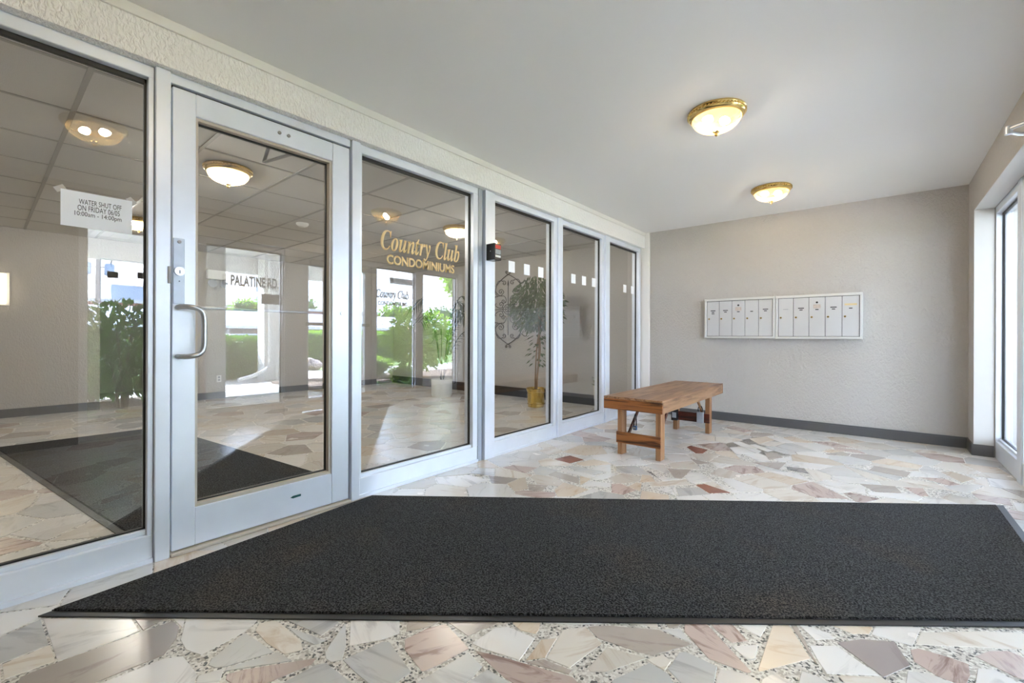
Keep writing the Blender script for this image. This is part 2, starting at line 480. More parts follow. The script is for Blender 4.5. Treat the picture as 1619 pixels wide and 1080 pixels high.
def bx(*a, bev=0.0, seg=1):
    return box(bmesh.new(), *a, bev=bev, seg=seg)
def lathe(bm, prof, cx=0, cy_=0, n=32, cap0=True, cap1=True, wob=None):
    rings = []
    for i, (r, z) in enumerate(prof):
        ring = []
        for k in range(n):
            a = 2 * PI * k / n
            rr = r * (wob(k, i) if wob else 1)
            ring.append(bm.verts.new((cx + rr * math.cos(a), cy_ + rr * math.sin(a), z)))
        rings.append(ring)
    for a, b in zip(rings, rings[1:]):
        for k in range(n):
            bm.faces.new((a[k], a[(k + 1) % n], b[(k + 1) % n], b[k]))
    if cap0: bm.faces.new(rings[0][::-1])
    if cap1: bm.faces.new(rings[-1])
    return bm
def tube(bm, pts, r, n=8, close=False):
    pts = [Vector(p) for p in pts]
    rs = r if isinstance(r, (list, tuple)) else [r] * len(pts)
    rings = []
    up = None
    for i, p in enumerate(pts):
        if close: d = (pts[(i + 1) % len(pts)] - pts[i - 1])
        else: d = pts[min(i + 1, len(pts) - 1)] - pts[max(i - 1, 0)]
        d.normalize()
        if up is None:
            up = d.orthogonal().normalized()
        up = (up - d * up.dot(d))
        if up.length < 1e-5: up = d.orthogonal()
        up.normalize()
        s = d.cross(up)
        rings.append([bm.verts.new(p + (up * math.cos(2 * PI * k / n) + s * math.sin(2 * PI * k / n)) * rs[i]) for k in range(n)])
    m = len(rings)
    for i in range(m if close else m - 1):
        a, b = rings[i], rings[(i + 1) % m]
        for k in range(n): bm.faces.new((a[k], a[(k + 1) % n], b[(k + 1) % n], b[k]))
    if not close:
        bm.faces.new(rings[0][::-1]); bm.faces.new(rings[-1])
    return bm
def cyl(bm, p0, p1, r, n=16):
    return tube(bm, [p0, p1], r, n)
def smooth_path(pts, sub=6):
    """Catmull-Rom through the points"""
    P = [Vector(p) for p in pts]
    P = [P[0] * 2 - P[1]] + P + [P[-1] * 2 - P[-2]]
    out = []
    for i in range(1, len(P) - 2):
        for k in range(sub):
            t = k / sub
            a, b, c, d = P[i - 1], P[i], P[i + 1], P[i + 2]
            out.append(0.5 * ((2 * b) + (c - a) * t + (2 * a - 5 * b + 4 * c - d) * t * t + (3 * b - a - 3 * c + d) * t ** 3))
    out.append(P[-2])
    return out
def obox(bm, p0, p1, w_, h_, up=(0, 0, 1)):
    """bar of section w_ x h_ from p0 to p1"""
    p0, p1 = Vector(p0), Vector(p1)
    d = (p1 - p0).normalized()
    s = d.cross(Vector(up)).normalized(); u = s.cross(d)
    vs = []
    for p in (p0, p1):
        for a, b in ((-1, -1), (1, -1), (1, 1), (-1, 1)):
            vs.append(bm.verts.new(p + s * a * w_ / 2 + u * b * h_ / 2))
    for f in ((3, 2, 1, 0), (4, 5, 6, 7), (0, 1, 5, 4), (1, 2, 6, 5), (2, 3, 7, 6), (3, 0, 4, 7)):
        bm.faces.new([vs[i] for i in f])
    return bm
def prism(bm, poly, z0, z1):
    a = [bm.verts.new((x, y, z0)) for x, y in poly]
    b = [bm.verts.new((x, y, z1)) for x, y in poly]
    n = len(poly)
    bm.faces.new(a[::-1]); bm.faces.new(b)
    for k in range(n): bm.faces.new((a[k], a[(k + 1) % n], b[(k + 1) % n], b[k]))
    return bm
def blob(bm, c, r, sub=3, jit=0.12, squash=(1, 1, 1), seed=0):
    rnd = random.Random(seed)
    b2 = bmesh.new()
    bmesh.ops.create_icosphere(b2, subdivisions=sub, radius=1)
    ph = [rnd.uniform(0, 6) for _ in range(6)]
    for v in b2.verts:
        k = 1 + jit * (math.sin(3 * v.co.x + ph[0]) * math.sin(3.3 * v.co.y + ph[1]) + 0.6 * math.sin(6 * v.co.z + ph[2]) * math.sin(5.1 * v.co.x + ph[3]) + 0.5 * math.sin(8 * v.co.y + ph[4]))
        v.co = Vector((c[0] + v.co.x * r * squash[0] * k, c[1] + v.co.y * r * squash[1] * k, c[2] + v.co.z * r * squash[2] * k))
    join(bm, b2)
    return bm
def leaf(bm, p, d, up, ln, wd, fold=0.15, droop=0.1):
    """one pointed leaf: two folded halves of two quads each"""
    p, d, up = Vector(p), Vector(d).normalized(), Vector(up)
    s = d.cross(up)
    if s.length < 1e-4: s = d.orthogonal()
    s.normalize(); u = s.cross(d)
    a = bm.verts.new(p); m_ = bm.verts.new(p + d * ln * 0.5 - u * wd * fold); t = bm.verts.new(p + d * ln - u * ln * droop)
    l1 = bm.verts.new(p + d * ln * 0.42 + s * wd / 2); r1 = bm.verts.new(p + d * ln * 0.42 - s * wd / 2)
    bm.faces.new((a, l1, m_)); bm.faces.new((a, m_, r1)); bm.faces.new((l1, t, m_)); bm.faces.new((m_, t, r1))
def rdir(rnd):
    while True:
        v = Vector((rnd.uniform(-1, 1), rnd.uniform(-1, 1), rnd.uniform(-1, 1)))
        if 0.1 < v.length < 1: return v.normalized()
def text_mesh(name, body, mat, parent, y0, y1, z0, z1, x, thick=0.0015, bold=0.0):
    """lettering on a plane facing +X, running along +Y, fitted into y0..y1, z0..z1"""
    c = bpy.data.curves.new('lettering_source', 'FONT')
    c.body = body; c.offset = bold; c.resolution_u = 4
    o = bpy.data.objects.new('lettering_source', c); COL.objects.link(o)
    dg = bpy.context.evaluated_depsgraph_get()
    me = bpy.data.meshes.new_from_object(o.evaluated_get(dg))
    bpy.data.objects.remove(o); bpy.data.curves.remove(c)
    bm = bmesh.new(); bm.from_mesh(me); bpy.data.meshes.remove(me)
    xs = [v.co.x for v in bm.verts]; ys = [v.co.y for v in bm.verts]
    ax, bx_, ay, by = min(xs), max(xs), min(ys), max(ys)
    for v in bm.verts:
        v.co = Vector((x, y0 + (v.co.x - ax) / (bx_ - ax) * (y1 - y0), z0 + (v.co.y - ay) / (by - ay) * (z1 - z0)))
    r = bmesh.ops.extrude_face_region(bm, geom=bm.faces[:])
    for g in r['geom']:
        if isinstance(g, bmesh.types.BMVert): g.co.x += thick
    return add(name, bm, mat, parent)

# ------------------------------------------------------------------ main dimensions
GX = -2.58        # room-side face of the inner glazing frames
GP = -2.635       # inner glass plane
GB = -2.69        # lobby-side face
YB = 6.0          # back wall
YR = -2.6         # wall behind the camera
ZC = 2.51         # entry ceiling
ZH = 2.295        # underside of the header over the inner glazing
XR = 0.655        # inner face of the outer wall
XO = 0.78         # room-side face of the outer frames
OG = 0.835        # outer glass plane
XL = -8.5         # far lobby wall
ZL = 2.42         # lobby ceiling

# ------------------------------------------------------------------ floor: grout bed and flagstones
floor = single('floor', bx(XL - 2.3, 0.95, YR - 0.1, YB + 0.1, -0.12, -0.0015), M['grout'],
               'polished marble flagstone floor in pale terrazzo grout', 'floor', kind='structure')
def area(p): return 0.5 * sum(p[i][0] * p[(i + 1) % len(p)][1] - p[(i + 1) % len(p)][0] * p[i][1] for i in range(len(p)))
def centroid(p): return (sum(q[0] for q in p) / len(p), sum(q[1] for q in p) / len(p))
def clip(poly, nx, ny, c):
    """keep nx*x + ny*y <= c"""
    out = []
    for i in range(len(poly)):
        a, b = poly[i], poly[(i + 1) % len(poly)]
        da, db = nx * a[0] + ny * a[1] - c, nx * b[0] + ny * b[1] - c
        if da <= 0: out.append(a)
        if da * db < 0:
            t = da / (da - db); out.append((a[0] + (b[0] - a[0]) * t, a[1] + (b[1] - a[1]) * t))
    return out
def hull(pts):
    pts = sorted(set(pts))
    def half(ps):
        h = []
        for p in ps:
            while len(h) > 1 and (h[-1][0] - h[-2][0]) * (p[1] - h[-2][1]) - (h[-1][1] - h[-2][1]) * (p[0] - h[-2][0]) <= 0: h.pop()
            h.append(p)
        return h
    a, b = half(pts), half(pts[::-1])
    return a[:-1] + b[:-1]
def inset(poly, g):
    if area(poly) < 0: poly = poly[::-1]
    out = poly[:]
    for i in range(len(poly)):
        a, b = poly[i], poly[(i + 1) % len(poly)]
        dx, dy = b[0] - a[0], b[1] - a[1]; L = math.hypot(dx, dy)
        if L < 1e-6: continue
        nx, ny = dy / L, -dx / L
        out = clip(out, nx, ny, nx * a[0] + ny * a[1] - g)
        if len(out) < 3: return []
    return out
traced = []      # (kind, outline in floor metres): flags that can be told apart in the photograph
def tr(ox, oy, s, *rows):
    for k, pts in rows:
        traced.append((k, [floor_pt(ox + x / s, oy + y / s) for x, y in pts]))
tr(0, 960, 4.906,
   ('W', [(-60, 260), (300, 90), (1010, 70), (1080, 185), (700, 350), (450, 415), (400, 290), (-60, 430)]),
   ('C', [(20, 440), (390, 295), (430, 415), (30, 560)]),
   ('B', [(160, 540), (450, 425), (720, 355), (1100, 200), (1340, 105), (1390, 150), (1370, 240), (1270, 370), (1000, 460), (600, 640), (100, 640)]),
   ('B', [(1030, 70), (1330, 62), (1110, 180)]),
   ('W', [(1450, 75), (2030, 55), (1940, 170), (1620, 325), (1560, 370), (1440, 330), (1400, 250)]),
   ('W', [(760, 600), (1280, 395), (1420, 380), (1500, 480), (1600, 640), (700, 640)]))
tr(320, 960, 4.906,
   ('G', [(70, 400), (330, 195), (560, 345), (500, 430), (100, 470), (45, 450)]),
   ('C', [(410, 180), (440, 125), (560, 100), (620, 130), (760, 250), (780, 330), (640, 365), (500, 280)]),
   ('G', [(640, 140), (960, 260), (870, 290), (770, 250)]),
   ('G', [(580, 60), (1060, 50), (1055, 120), (920, 220), (700, 120)]),
   ('G', [(950, 350), (1000, 270), (1110, 120), (1115, 300), (1080, 410), (1000, 425), (960, 400)]),
   ('W', [(1150, 110), (1530, 60), (1530, 200), (1400, 250), (1140, 300)]),
   ('G', [(1090, 410), (1400, 265), (1450, 270), (1520, 390), (1619, 500), (1500, 589), (1300, 600), (1180, 500)]),
   ('P', [(190, 520), (330, 480), (880, 395), (850, 440), (500, 590), (300, 640), (180, 560)]),
   ('G', [(600, 600), (870, 450), (960, 430), (1150, 580), (1180, 660), (560, 660)]),
   ('W', [(-30, 530), (170, 470), (140, 560), (60, 660), (-80, 660)]))
tr(640, 960, 4.906,
   ('P', [(0, 250), (270, 115), (330, 140), (500, 320), (170, 490), (130, 495), (0, 330)]),
   ('B', [(30, 80), (330, 65), (200, 150), (10, 190)]),
   ('B', [(335, 115), (390, 70), (820, 65), (680, 140), (490, 225)]),
   ('W', [(520, 280), (700, 160), (800, 150), (1010, 240), (890, 410), (600, 320)]),
   ('T', [(835, 70), (1060, 70), (1040, 180), (1020, 205), (900, 180), (840, 130)]),
   ('G', [(80, 589), (490, 350), (600, 460), (450, 589), (420, 660), (40, 660)]),
   ('G', [(480, 589), (640, 480), (830, 589), (880, 660), (440, 660)]),
   ('P', [(545, 335), (700, 370), (1050, 470), (1300, 540), (1350, 589), (1400, 660), (900, 660), (700, 480)]),
   ('C', [(1180, 180), (1400, 150), (1530, 280), (1280, 470), (1100, 400), (1190, 250)]),
   ('T', [(1060, 250), (1180, 240), (1090, 390), (940, 410)]),
   ('W', [(1080, 70), (1560, 75), (1600, 120), (1380, 135), (1180, 130)]))
tr(960, 960, 4.906,
   ('B', [(-150, 150), (0, 140), (400, 175), (660, 290), (360, 370), (250, 350), (0, 250), (-100, 230)]),
   ('C', [(-150, 470), (0, 310), (310, 395), (0, 500), (-130, 500)]),
   ('G', [(50, 560), (330, 430), (480, 520), (540, 640), (0, 640)]),
   ('G', [(470, 480), (560, 350), (610, 345), (880, 470), (830, 580), (800, 660), (640, 660)]),
   ('P', [(600, 110), (640, 92), (740, 95), (1120, 500), (1090, 510), (790, 400), (600, 190)]),
   ('P', [(780, 105), (970, 130), (1090, 260), (970, 275), (850, 180)]),
   ('W', [(1000, 110), (1260, 110), (1190, 230), (1110, 190)]),
   ('W', [(960, 300), (1170, 290), (1150, 400), (1090, 410)]),
   ('T', [(1290, 120), (1400, 120), (1580, 400), (1180, 500), (1170, 480)]),
   ('C', [(70, 85), (370, 85), (400, 160), (150, 120)]),
   ('B', [(420, 90), (580, 90), (550, 160), (480, 160)]),
   ('W', [(880, 480), (1060, 510), (1180, 570), (1130, 660), (830, 660), (850, 540)]),
   ('W', [(1200, 560), (1290, 510), (1450, 590), (1500, 660), (1180, 660)]))
tr(1280, 960, 4.776,
   ('W', [(-90, 125), (130, 190), (190, 235), (40, 245)]),
   ('W', [(0, 290), (110, 300), (200, 290), (530, 515), (130, 500), (60, 400)]),
   ('V', [(205, 265), (390, 240), (640, 260), (765, 440), (560, 530)]),
   ('P', [(760, 320), (820, 310), (1060, 380), (1200, 430), (1215, 510), (1180, 589), (1000, 540), (900, 470), (790, 410)]),
   ('T', [(150, 130), (480, 150), (450, 200), (330, 200)]),
   ('W', [(740, 480), (900, 500), (1080, 570), (1130, 640), (720, 640)]),
   ('P', [(1250, 370), (1350, 330), (1500, 330), (1619, 380), (1700, 460), (1700, 570), (1540, 520)]),
   ('W', [(1270, 460), (1400, 470), (1560, 560), (1600, 640), (1240, 640)]),
   ('C', [(840, 190), (1300, 180), (1700, 200), (1700, 320), (1450, 270), (1000, 290), (800, 280)]),
   ('W', [(-60, 480), (60, 520), (170, 589), (180, 640), (-100, 640)]))
tr(560, 680, 4.0475,
   ('R', [(1280, 185), (1380, 162), (1470, 190), (1380, 212)]),
   ('T', [(1330, 140), (1450, 95), (1580, 100), (1619, 150), (1480, 162)]),
   ('P', [(950, 240), (1010, 225), (1170, 240), (1100, 275)]),
   ('B', [(860, 290), (1050, 310), (970, 345), (880, 340)]),
   ('B', [(1240, 285), (1290, 265), (1440, 305), (1440, 345)]),
   ('W', [(1320, 260), (1340, 248), (1550, 290), (1500, 305)]),
   ('B', [(1110, 345), (1240, 355), (1200, 390), (1120, 385)]),
   ('T', [(1280, 380), (1340, 335), (1500, 380), (1400, 420), (1300, 425)]),
   ('W', [(1450, 355), (1500, 325), (1640, 340), (1640, 365)]),
   ('W', [(1520, 250), (1560, 225), (1640, 220), (1640, 270)]))
tr(940, 660, 4.497,
   ('R', [(655, 210), (680, 200), (805, 230), (770, 255), (720, 255)]),
   ('R', [(720, 480), (780, 472), (970, 535), (815, 538)]),
   ('B', [(680, 290), (820, 325), (730, 335)]),
   ('B', [(520, 365), (690, 370), (620, 435), (570, 430)]),
   ('D', [(1365, 350), (1490, 360), (1525, 400), (1370, 370)]),
   ('B', [(1115, 318), (1365, 320), (1310, 370)]),
   ('T', [(1120, 400), (1250, 390), (1530, 455), (1400, 480)]),
   ('T', [(240, 490), (300, 462), (335, 470), (325, 525)]),
   ('D', [(365, 380), (400, 385), (460, 435)]),
   ('W', [(850, 455), (1050, 535), (970, 535)]),
   ('C', [(100, 430), (200, 395), (330, 420), (320, 460), (150, 470)]),
   ('C', [(380, 460), (650, 440), (680, 480), (400, 490)]),
   ('G', [(580, 500), (780, 500), (820, 545), (600, 560)]),
   ('W', [(440, 510), (540, 495), (570, 555)]),
   ('P', [(920, 70), (980, 60), (1140, 95), (1060, 105)]),
   ('W', [(960, 215), (1040, 205), (1140, 250), (1010, 265)]),
   ('T', [(1100, 150), (1220, 135), (1280, 160), (1170, 190)]),
   ('W', [(1100, 195), (1140, 190), (1270, 235), (1230, 245)]),
   ('B', [(1210, 255), (1290, 250), (1340, 285), (1240, 300)]))
tr(1260, 660, 4.51,
   ('B', [(515, 375), (550, 345), (810, 390), (780, 425)]),
   ('B', [(450, 472), (700, 490), (750, 540), (560, 530)]),
   ('P', [(330, 540), (380, 535), (590, 580), (480, 610), (420, 600)]),
   ('P', [(755, 495), (900, 505), (940, 560), (880, 560)]),
   ('P', [(1250, 540), (1510, 580), (1540, 630), (1300, 585)]),
   ('T', [(1030, 390), (1100, 385), (1280, 440), (1180, 465)]),
   ('P', [(870, 425), (1040, 435), (1170, 480), (1090, 485)]),
   ('T', [(180, 240), (230, 225), (340, 240), (240, 252)]),
   ('P', [(100, 170), (250, 175), (400, 215), (250, 210)]))
def cut_clear(poly, t, gap):
    """trim convex POLY along the side of convex T that leaves most of it"""
    if (poly[0][0] - t[0][0]) ** 2 + (poly[0][1] - t[0][1]) ** 2 > 2.5: return poly
    sides = []
    for a, b in zip(t, t[1:] + t[:1]):
        dx, dy = b[0] - a[0], b[1] - a[1]; L = math.hypot(dx, dy)
        if L > 1e-6: sides.append((dy / L, -dx / L, (dy * a[0] - dx * a[1]) / L))
    q = poly
    for nx, ny, c in sides:
        q = clip(q, nx, ny, c + gap)
        if len(q) < 3: return poly
    if abs(area(q)) < 1e-6: return poly
    best, ba = [], 0
    for nx, ny, c in sides:
        r = clip(poly, -nx, -ny, -(c + gap))
        if len(r) > 2 and abs(area(r)) > ba: best, ba = r, abs(area(r))
    return best
hulls = sorted([(k, hull(p)) for k, p in traced], key=lambda s: abs(area(s[1])))
traced = []
for k, p in hulls:
    for k2, t in traced:
        p = cut_clear(p, t, 0.004)
        if len(p) < 3: break
    if len(p) > 2 and abs(area(p)) > 0.0015: traced.append((k, p))
# irregular cells between them (power diagram of jittered seeds)
rs = np.random.RandomState(11)
def cells(x0, x1, y0, y1, step, g0, g1):
    seeds = []
    ny_, nx_ = int((y1 - y0) / (step * 0.9)) + 1, int((x1 - x0) / (step * 1.15)) + 1
    for j in range(-1, ny_ + 1):
        for i in range(-1, nx_ + 1):
            seeds.append((x0 + (i + 0.5 * (j % 2) + rs.uniform(-0.42, 0.42)) * step * 1.15, y0 + (j + rs.uniform(-0.42, 0.42)) * step * 0.9))
    S = np.array(seeds); W = rs.uniform(0, (step * 0.55) ** 2, len(S))
    out = []
    for i in range(len(S)):
        p = S[i]
        if not (x0 - 0.1 < p[0] < x1 + 0.1 and y0 - 0.1 < p[1] < y1 + 0.1): continue
        d2 = ((S - p) ** 2).sum(1)
        poly = [(x0, y0), (x1, y0), (x1, y1), (x0, y1)]
        for j in np.argsort(d2)[1:28]:
            q = S[j]; nx, ny = q[0] - p[0], q[1] - p[1]
            c = 0.5 * ((q @ q - W[j]) - (p @ p - W[i]))
            poly = clip(poly, nx, ny, c)
            if len(poly) < 3: break
        if len(poly) < 3: continue
        for k, t in traced:
            poly = cut_clear(poly, t, 0.002)
            if len(poly) < 3: break
        if len(poly) < 3: continue
        poly = inset(poly, rs.uniform(g0, g1))
        if len(poly) < 3 or abs(area(poly)) < 0.0015: continue
        out.append(poly)
    return out
stones = [(k, t if area(t) > 0 else t[::-1]) for k, t in traced]
mixk = ['W'] * 46 + ['C'] * 24 + ['G'] * 13 + ['B'] * 6 + ['P'] * 5 + ['T'] * 6
for p in cells(GB + 0.02, 0.9, -1.6, YB - 0.005, 0.235, 0.002, 0.006):
    stones.append((mixk[rs.randint(len(mixk))], p if area(p) > 0 else p[::-1]))
for p in cells(XL, GB - 0.01, -1.6, YB - 0.005, 0.30, 0.004, 0.012):
    stones.append((mixk[rs.randint(len(mixk))], p if area(p) > 0 else p[::-1]))
MATQ = [floor_pt(60, 976), floor_pt(590, 785), (0.600, 4.088), (0.612, 2.585)]
def in_poly(pt, poly):
    c = False
    for (ax, ay), (bx_, by) in zip(poly, poly[1:] + poly[:1]):
        if (ay > pt[1]) != (by > pt[1]) and pt[0] < (bx_ - ax) * (pt[1] - ay) / (by - ay) + ax: c = not c
    return c
def shown(p):
    if in_poly(centroid(p), MATQ): return 0
    q = [project(x, y, 0) for x, y in p]
    if any(k is None for k in q): return 0
    k = [(min(1619, max(0, a)), min(1080, max(0, b))) for a, b in q]
    return abs(area(k))
def dedupe(p):
    o = []
    for q in p:
        if not o or math.hypot(q[0] - o[-1][0], q[1] - o[-1][1]) > 0.004: o.append(q)
    if len(o) > 2 and math.hypot(o[0][0] - o[-1][0], o[0][1] - o[-1][1]) < 0.004: o.pop()
    return o
stones = [(k, dedupe(p)) for k, p in stones]
stones = [(k, p) for k, p in stones if len(p) > 2 and abs(area(p)) > 0.002]
stones.sort(key=lambda s: -shown(s[1]))
def stone_geo(p):
    c = centroid(p)
    top = inset(p, 0.0012)
    if len(top) != len(p): top = p
    v = [(x - c[0], y - c[1], 0.0) for x, y in top] + [(x - c[0], y - c[1], -0.0012) for x, y in p] + [(x - c[0], y - c[1], -0.012) for x, y in p]
    n = len(p)
    f = [tuple(range(n))]
    for k in range(n):
        f.append((k, n + k, n + (k + 1) % n, (k + 1) % n)); f.append((n + k, 2 * n + k, 2 * n + (k + 1) % n, n + (k + 1) % n))
    return c, v, f
NPARTS = 300
for k, p in stones[:NPARTS]:
    c, v, f = stone_geo(p)
    me = bpy.data.meshes.new('flagstone'); me.from_pydata(v, [], f); me.materials.append(ST[k])
    o = bpy.data.objects.new('flagstone', me); COL.objects.link(o); o.parent = floor; o.location = (c[0], c[1], 0)
keys = list(ST)
# the remaining flags, joined; every flag's kind chosen by its face material
V_, F_, I_ = [], [], []
for k, p in stones[NPARTS:]:
    c, v, f = stone_geo(p); b = len(V_)
    V_ += [(x + c[0], y + c[1], z) for x, y, z in v]; F_ += [tuple(i + b for i in q) for q in f]; I_ += [keys.index(k)] * len(f)
me = bpy.data.meshes.new('far_paving'); me.from_pydata(V_, [], F_)
for k in keys: me.materials.append(ST[k])
me.polygons.foreach_set('material_index', I_)
o = bpy.data.objects.new('far_paving', me); COL.objects.link(o); o.parent = floor; o['kind'] = 'stuff'

# ------------------------------------------------------------------ walls and ceilings
def wall(name, bm, mat, label, cat='wall'):
    return single(name, bm, mat, label, cat, kind='structure')
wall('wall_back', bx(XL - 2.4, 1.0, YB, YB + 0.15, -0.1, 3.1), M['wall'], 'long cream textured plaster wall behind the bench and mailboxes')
wall('wall_rear', bx(XL - 2.4, 1.0, YR - 0.15, YR, -0.1, 3.1), M['wall'], 'plaster wall closing the entry behind the viewer')
bm = bmesh.new()
box(bm, XR, 0.95, YR, 0.60, -0.1, ZC)
box(bm, XR, 0.95, 5.70, YB, -0.1, ZC)
box(bm, XR, 0.95, 0.60, 5.70, 2.20, ZC)
wall('wall_right', bm, M['wall'], 'outer plaster wall with header above the outer glazing')
wall('trim_1', bx(XR + 0.001, XO, 5.696, 5.7, 0.0, 2.2), M['wall_white'], 'smooth white window reveal beside the outer frame', 'trim')
wall('trim_2', bx(XR + 0.001, XO, 0.66, 5.7, 2.196, 2.2), M['wall_white'], 'smooth white window head above the outer frame', 'trim')
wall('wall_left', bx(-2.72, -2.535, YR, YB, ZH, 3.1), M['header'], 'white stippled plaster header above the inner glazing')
bm = bmesh.new()
box(bm, -2.535, -2.522, YR, YB, ZC - 0.047, ZC, bev=0.002)
wall('trim_3', bm, M['trim'], 'narrow white moulding along the header top', 'trim')
bm = bmesh.new()
box(bm, -2.60, -2.47, YB - 0.03, YB, 0, ZC, bev=0.002)
wall('trim_4', bm, M['trim'], 'white upright corner trim where glazing meets back wall', 'trim')
wall('ceiling', bx(-2.6, 1.0, YR - 0.1, YB + 0.1, ZC, ZC + 0.12), M['ceil'], 'smooth painted ceiling of the entry vestibule', 'ceiling')
bm = bmesh.new()
box(bm, XL - 0.15, XL, YR, 1.08, 0, 3.0)
box(bm, XL - 0.15, XL, 2.20, YB, 0, 3.0)
box(bm, XL - 0.15, XL, 1.08, 2.20, 2.15, 3.0)
wall('wall_lobby', bm, M['wall'], 'far lobby wall with a corridor opening')
bm = bmesh.new()
box(bm, XL - 2.3, XL - 2.2, 0.5, 2.8, 0, 3.0)
box(bm, XL - 2.3, XL - 0.15, 0.93, 1.08, 0, 3.0)
box(bm, XL - 2.3, XL - 0.15, 2.20, 2.35, 0, 3.0)
wall('wall_corridor', bm, M['wall'], 'plain walls of the corridor beyond the lobby')
# lobby ceiling: slab, grid and separate tiles
cl = wall('ceiling_lobby', bx(XL - 2.3, -2.7, YR, YB, ZL + 0.03, ZL + 0.12), M['tee'], 'suspended tile ceiling of the lobby', 'ceiling')
TS = 0.67
gx = [-3.80 + TS * 1 - TS * k for k in range(0, 10)]
gy = [0.36 - TS * 3 + TS * k for k in range(0, 13)]
def tile_mesh(w_, d_):
    b = bmesh.new(); box(b, -w_ / 2, w_ / 2, -d_ / 2, d_ / 2, ZL + 0.002, ZL + 0.016, bev=0.003)
    me = bpy.data.meshes.new('ceiling_tile'); b.to_mesh(me); b.free(); me.materials.append(M['tile']); return me
tcache = {}
xs_ = sorted([-2.72] + [g for g in gx if XL < g < -2.75] + [XL]); ys_ = sorted([YR] + [g for g in gy if YR < g < YB - 0.05] + [YB])
for xa, xb in zip(xs_, xs_[1:]):
    for ya, yb in zip(ys_, ys_[1:]):
        k = (round(xb - xa - 0.022, 3), round(yb - ya - 0.022, 3))
        if min(k) < 0.05 or yb < -0.7: continue
        if k not in tcache: tcache[k] = tile_mesh(*k)
        o = bpy.data.objects.new('ceiling_tile', tcache[k]); COL.objects.link(o); o.parent = cl
        o.location = ((xa + xb) / 2, (ya + yb) / 2, 0)
for g in xs_[1:-1]:
    add('grid_tee', bx(g - 0.012, g + 0.012, YR, YB, ZL - 0.001, ZL + 0.03), M['tee'], cl)
for g in ys_[1:-1]:
    add('grid_tee', bx(XL, -2.72, g - 0.012, g + 0.012, ZL - 0.002, ZL + 0.03), M['tee'], cl)
# baseboards
def bb(name, bm, label, m='base'):
    return wall(name, bm, M[m], label, 'baseboard')
bm = bmesh.new()
box(bm, -2.46, XR, YB - 0.012, YB, 0, 0.085); box(bm, -2.46, XR, YB - 0.009, YB, 0.085, 0.104)
bb('baseboard_back', bm, 'charcoal vinyl baseboard along the back wall')
bm = bmesh.new()
box(bm, XR - 0.012, XR, 5.69, YB - 0.012, 0, 0.10); box(bm, XR - 0.012, XO, 5.684, 5.696, 0, 0.10)
box(bm, XR - 0.012, XR, YR, 0.60, 0, 0.10)
bb('baseboard_right', bm, 'charcoal vinyl baseboard wrapping the outer wall corner')
bm = bmesh.new()
box(bm, XL, -2.70, YB - 0.02, YB, 0, 0.16)
bb('baseboard_lobby', bm, 'glossy black baseboard on the lobby wall behind the ficus', 'base_black')
bm = bmesh.new()
box(bm, XL, XL + 0.015, YR, 1.08, 0, 0.11); box(bm, XL, XL + 0.015, 2.20, YB - 0.02, 0, 0.11)
bb('baseboard_lobby_far', bm, 'dark baseboard on the far lobby wall')

# ------------------------------------------------------------------ inner glazing
def pane(name, y0, y1, z0, z1, parent, x=GP, mat='glass', th=0.006):
    b = bx(x - th / 2, x + th / 2, y0, y1, z0, z1)
    if mat != 'glass': return add(name, b, M[mat], parent)
    b.normal_update()
    for f in b.faces:                      # the reflecting coating is on the entry-side face
        f.material_index = 0 if f.calc_center_median().x > x + th * 0.4 else 1
    return add(name, b, [M['glass'], M['glass_back']], parent)
def window(name, label, y0, y1, st0, st1, z0=0.0, z1=ZH, xf=GX, xb=GB, gp=GP, rail=0.15, head=0.055, fm='alu', gm='glass', kick=True, inner='alu_tan', gz=None):
    t = thing(name, label, 'window', (gp, (y0 + y1) / 2, z0), kind='structure')
    s = 1 if xf > xb else -1
    lo, hi = min(xf - s * 0.008, xb), max(xf - s * 0.008, xb)
    # base rail: stepped profile, as extruded
    b = bmesh.new()
    box(b, lo, hi, y0, y1, z0, z0 + rail - 0.022, bev=0.003)
    add('base_rail', b, M[fm], t)
    add('glazing_stop', bx(gp - 0.028, gp + 0.028, y0 + st0, y1 - st1, z0 + rail - 0.022, z0 + rail, bev=0.002), M[fm], t)
    if kick:
        add('floor_trim', bx(min(xf, xf - s * 0.02), max(xf, xf - s * 0.02) + 0.004, y0, y1, z0, z0 + 0.022, bev=0.002), M[fm], t)
    add('head_rail', bx(lo, hi, y0, y1, z1 - head, z1, bev=0.003), M[fm], t)
    add('stile', bx(lo, hi, y0, y0 + st0, z0 + rail - 0.022, z1 - head, bev=0.002), M[fm], t)
    add('stile', bx(lo, hi, y1 - st1, y1, z0 + rail - 0.022, z1 - head, bev=0.002), M[fm], t)
    g0, g1 = y0 + st0, y1 - st1
    # gasket round the pane
    b = bmesh.new(); e = 0.012
    for q in ((g0, g1, z0 + rail, z0 + rail + e * 0.6), (g0, g1, z1 - head - e * 1.7, z1 - head), (g0, g0 + e * 0.5, z0 + rail, z1 - head), (g1 - e * 0.6, g1, z0 + rail, z1 - head)):
        box(b, gp - 0.010, gp + 0.010, *q)
    add('gasket', b, M['gasket'], t)
    pane('glass_pane', g0 + 0.001, g1 - 0.001, z0 + rail + 0.001, z1 - head - 0.001, t, gp, gm)
    return t
def post(name, label, y0, y1, x0=GB, x1=GX + 0.012, z1=ZH, m='alu'):
    return wall(name, bx(x0, x1, y0, y1, 0, z1, bev=0.003), M[m], label, 'post')
W1 = window('window_1', 'tall sidelight pane left of the inner door, with paper notice', -0.9, 0.512, 0.03, 0.021)
post('trim_5', 'white aluminium post on the lock side of the inner door', 0.514, 0.572)
D1 = thing('door_1', 'white aluminium framed glass inner door with pull handle', 'door', (GP, 1.0, 0), kind='structure')
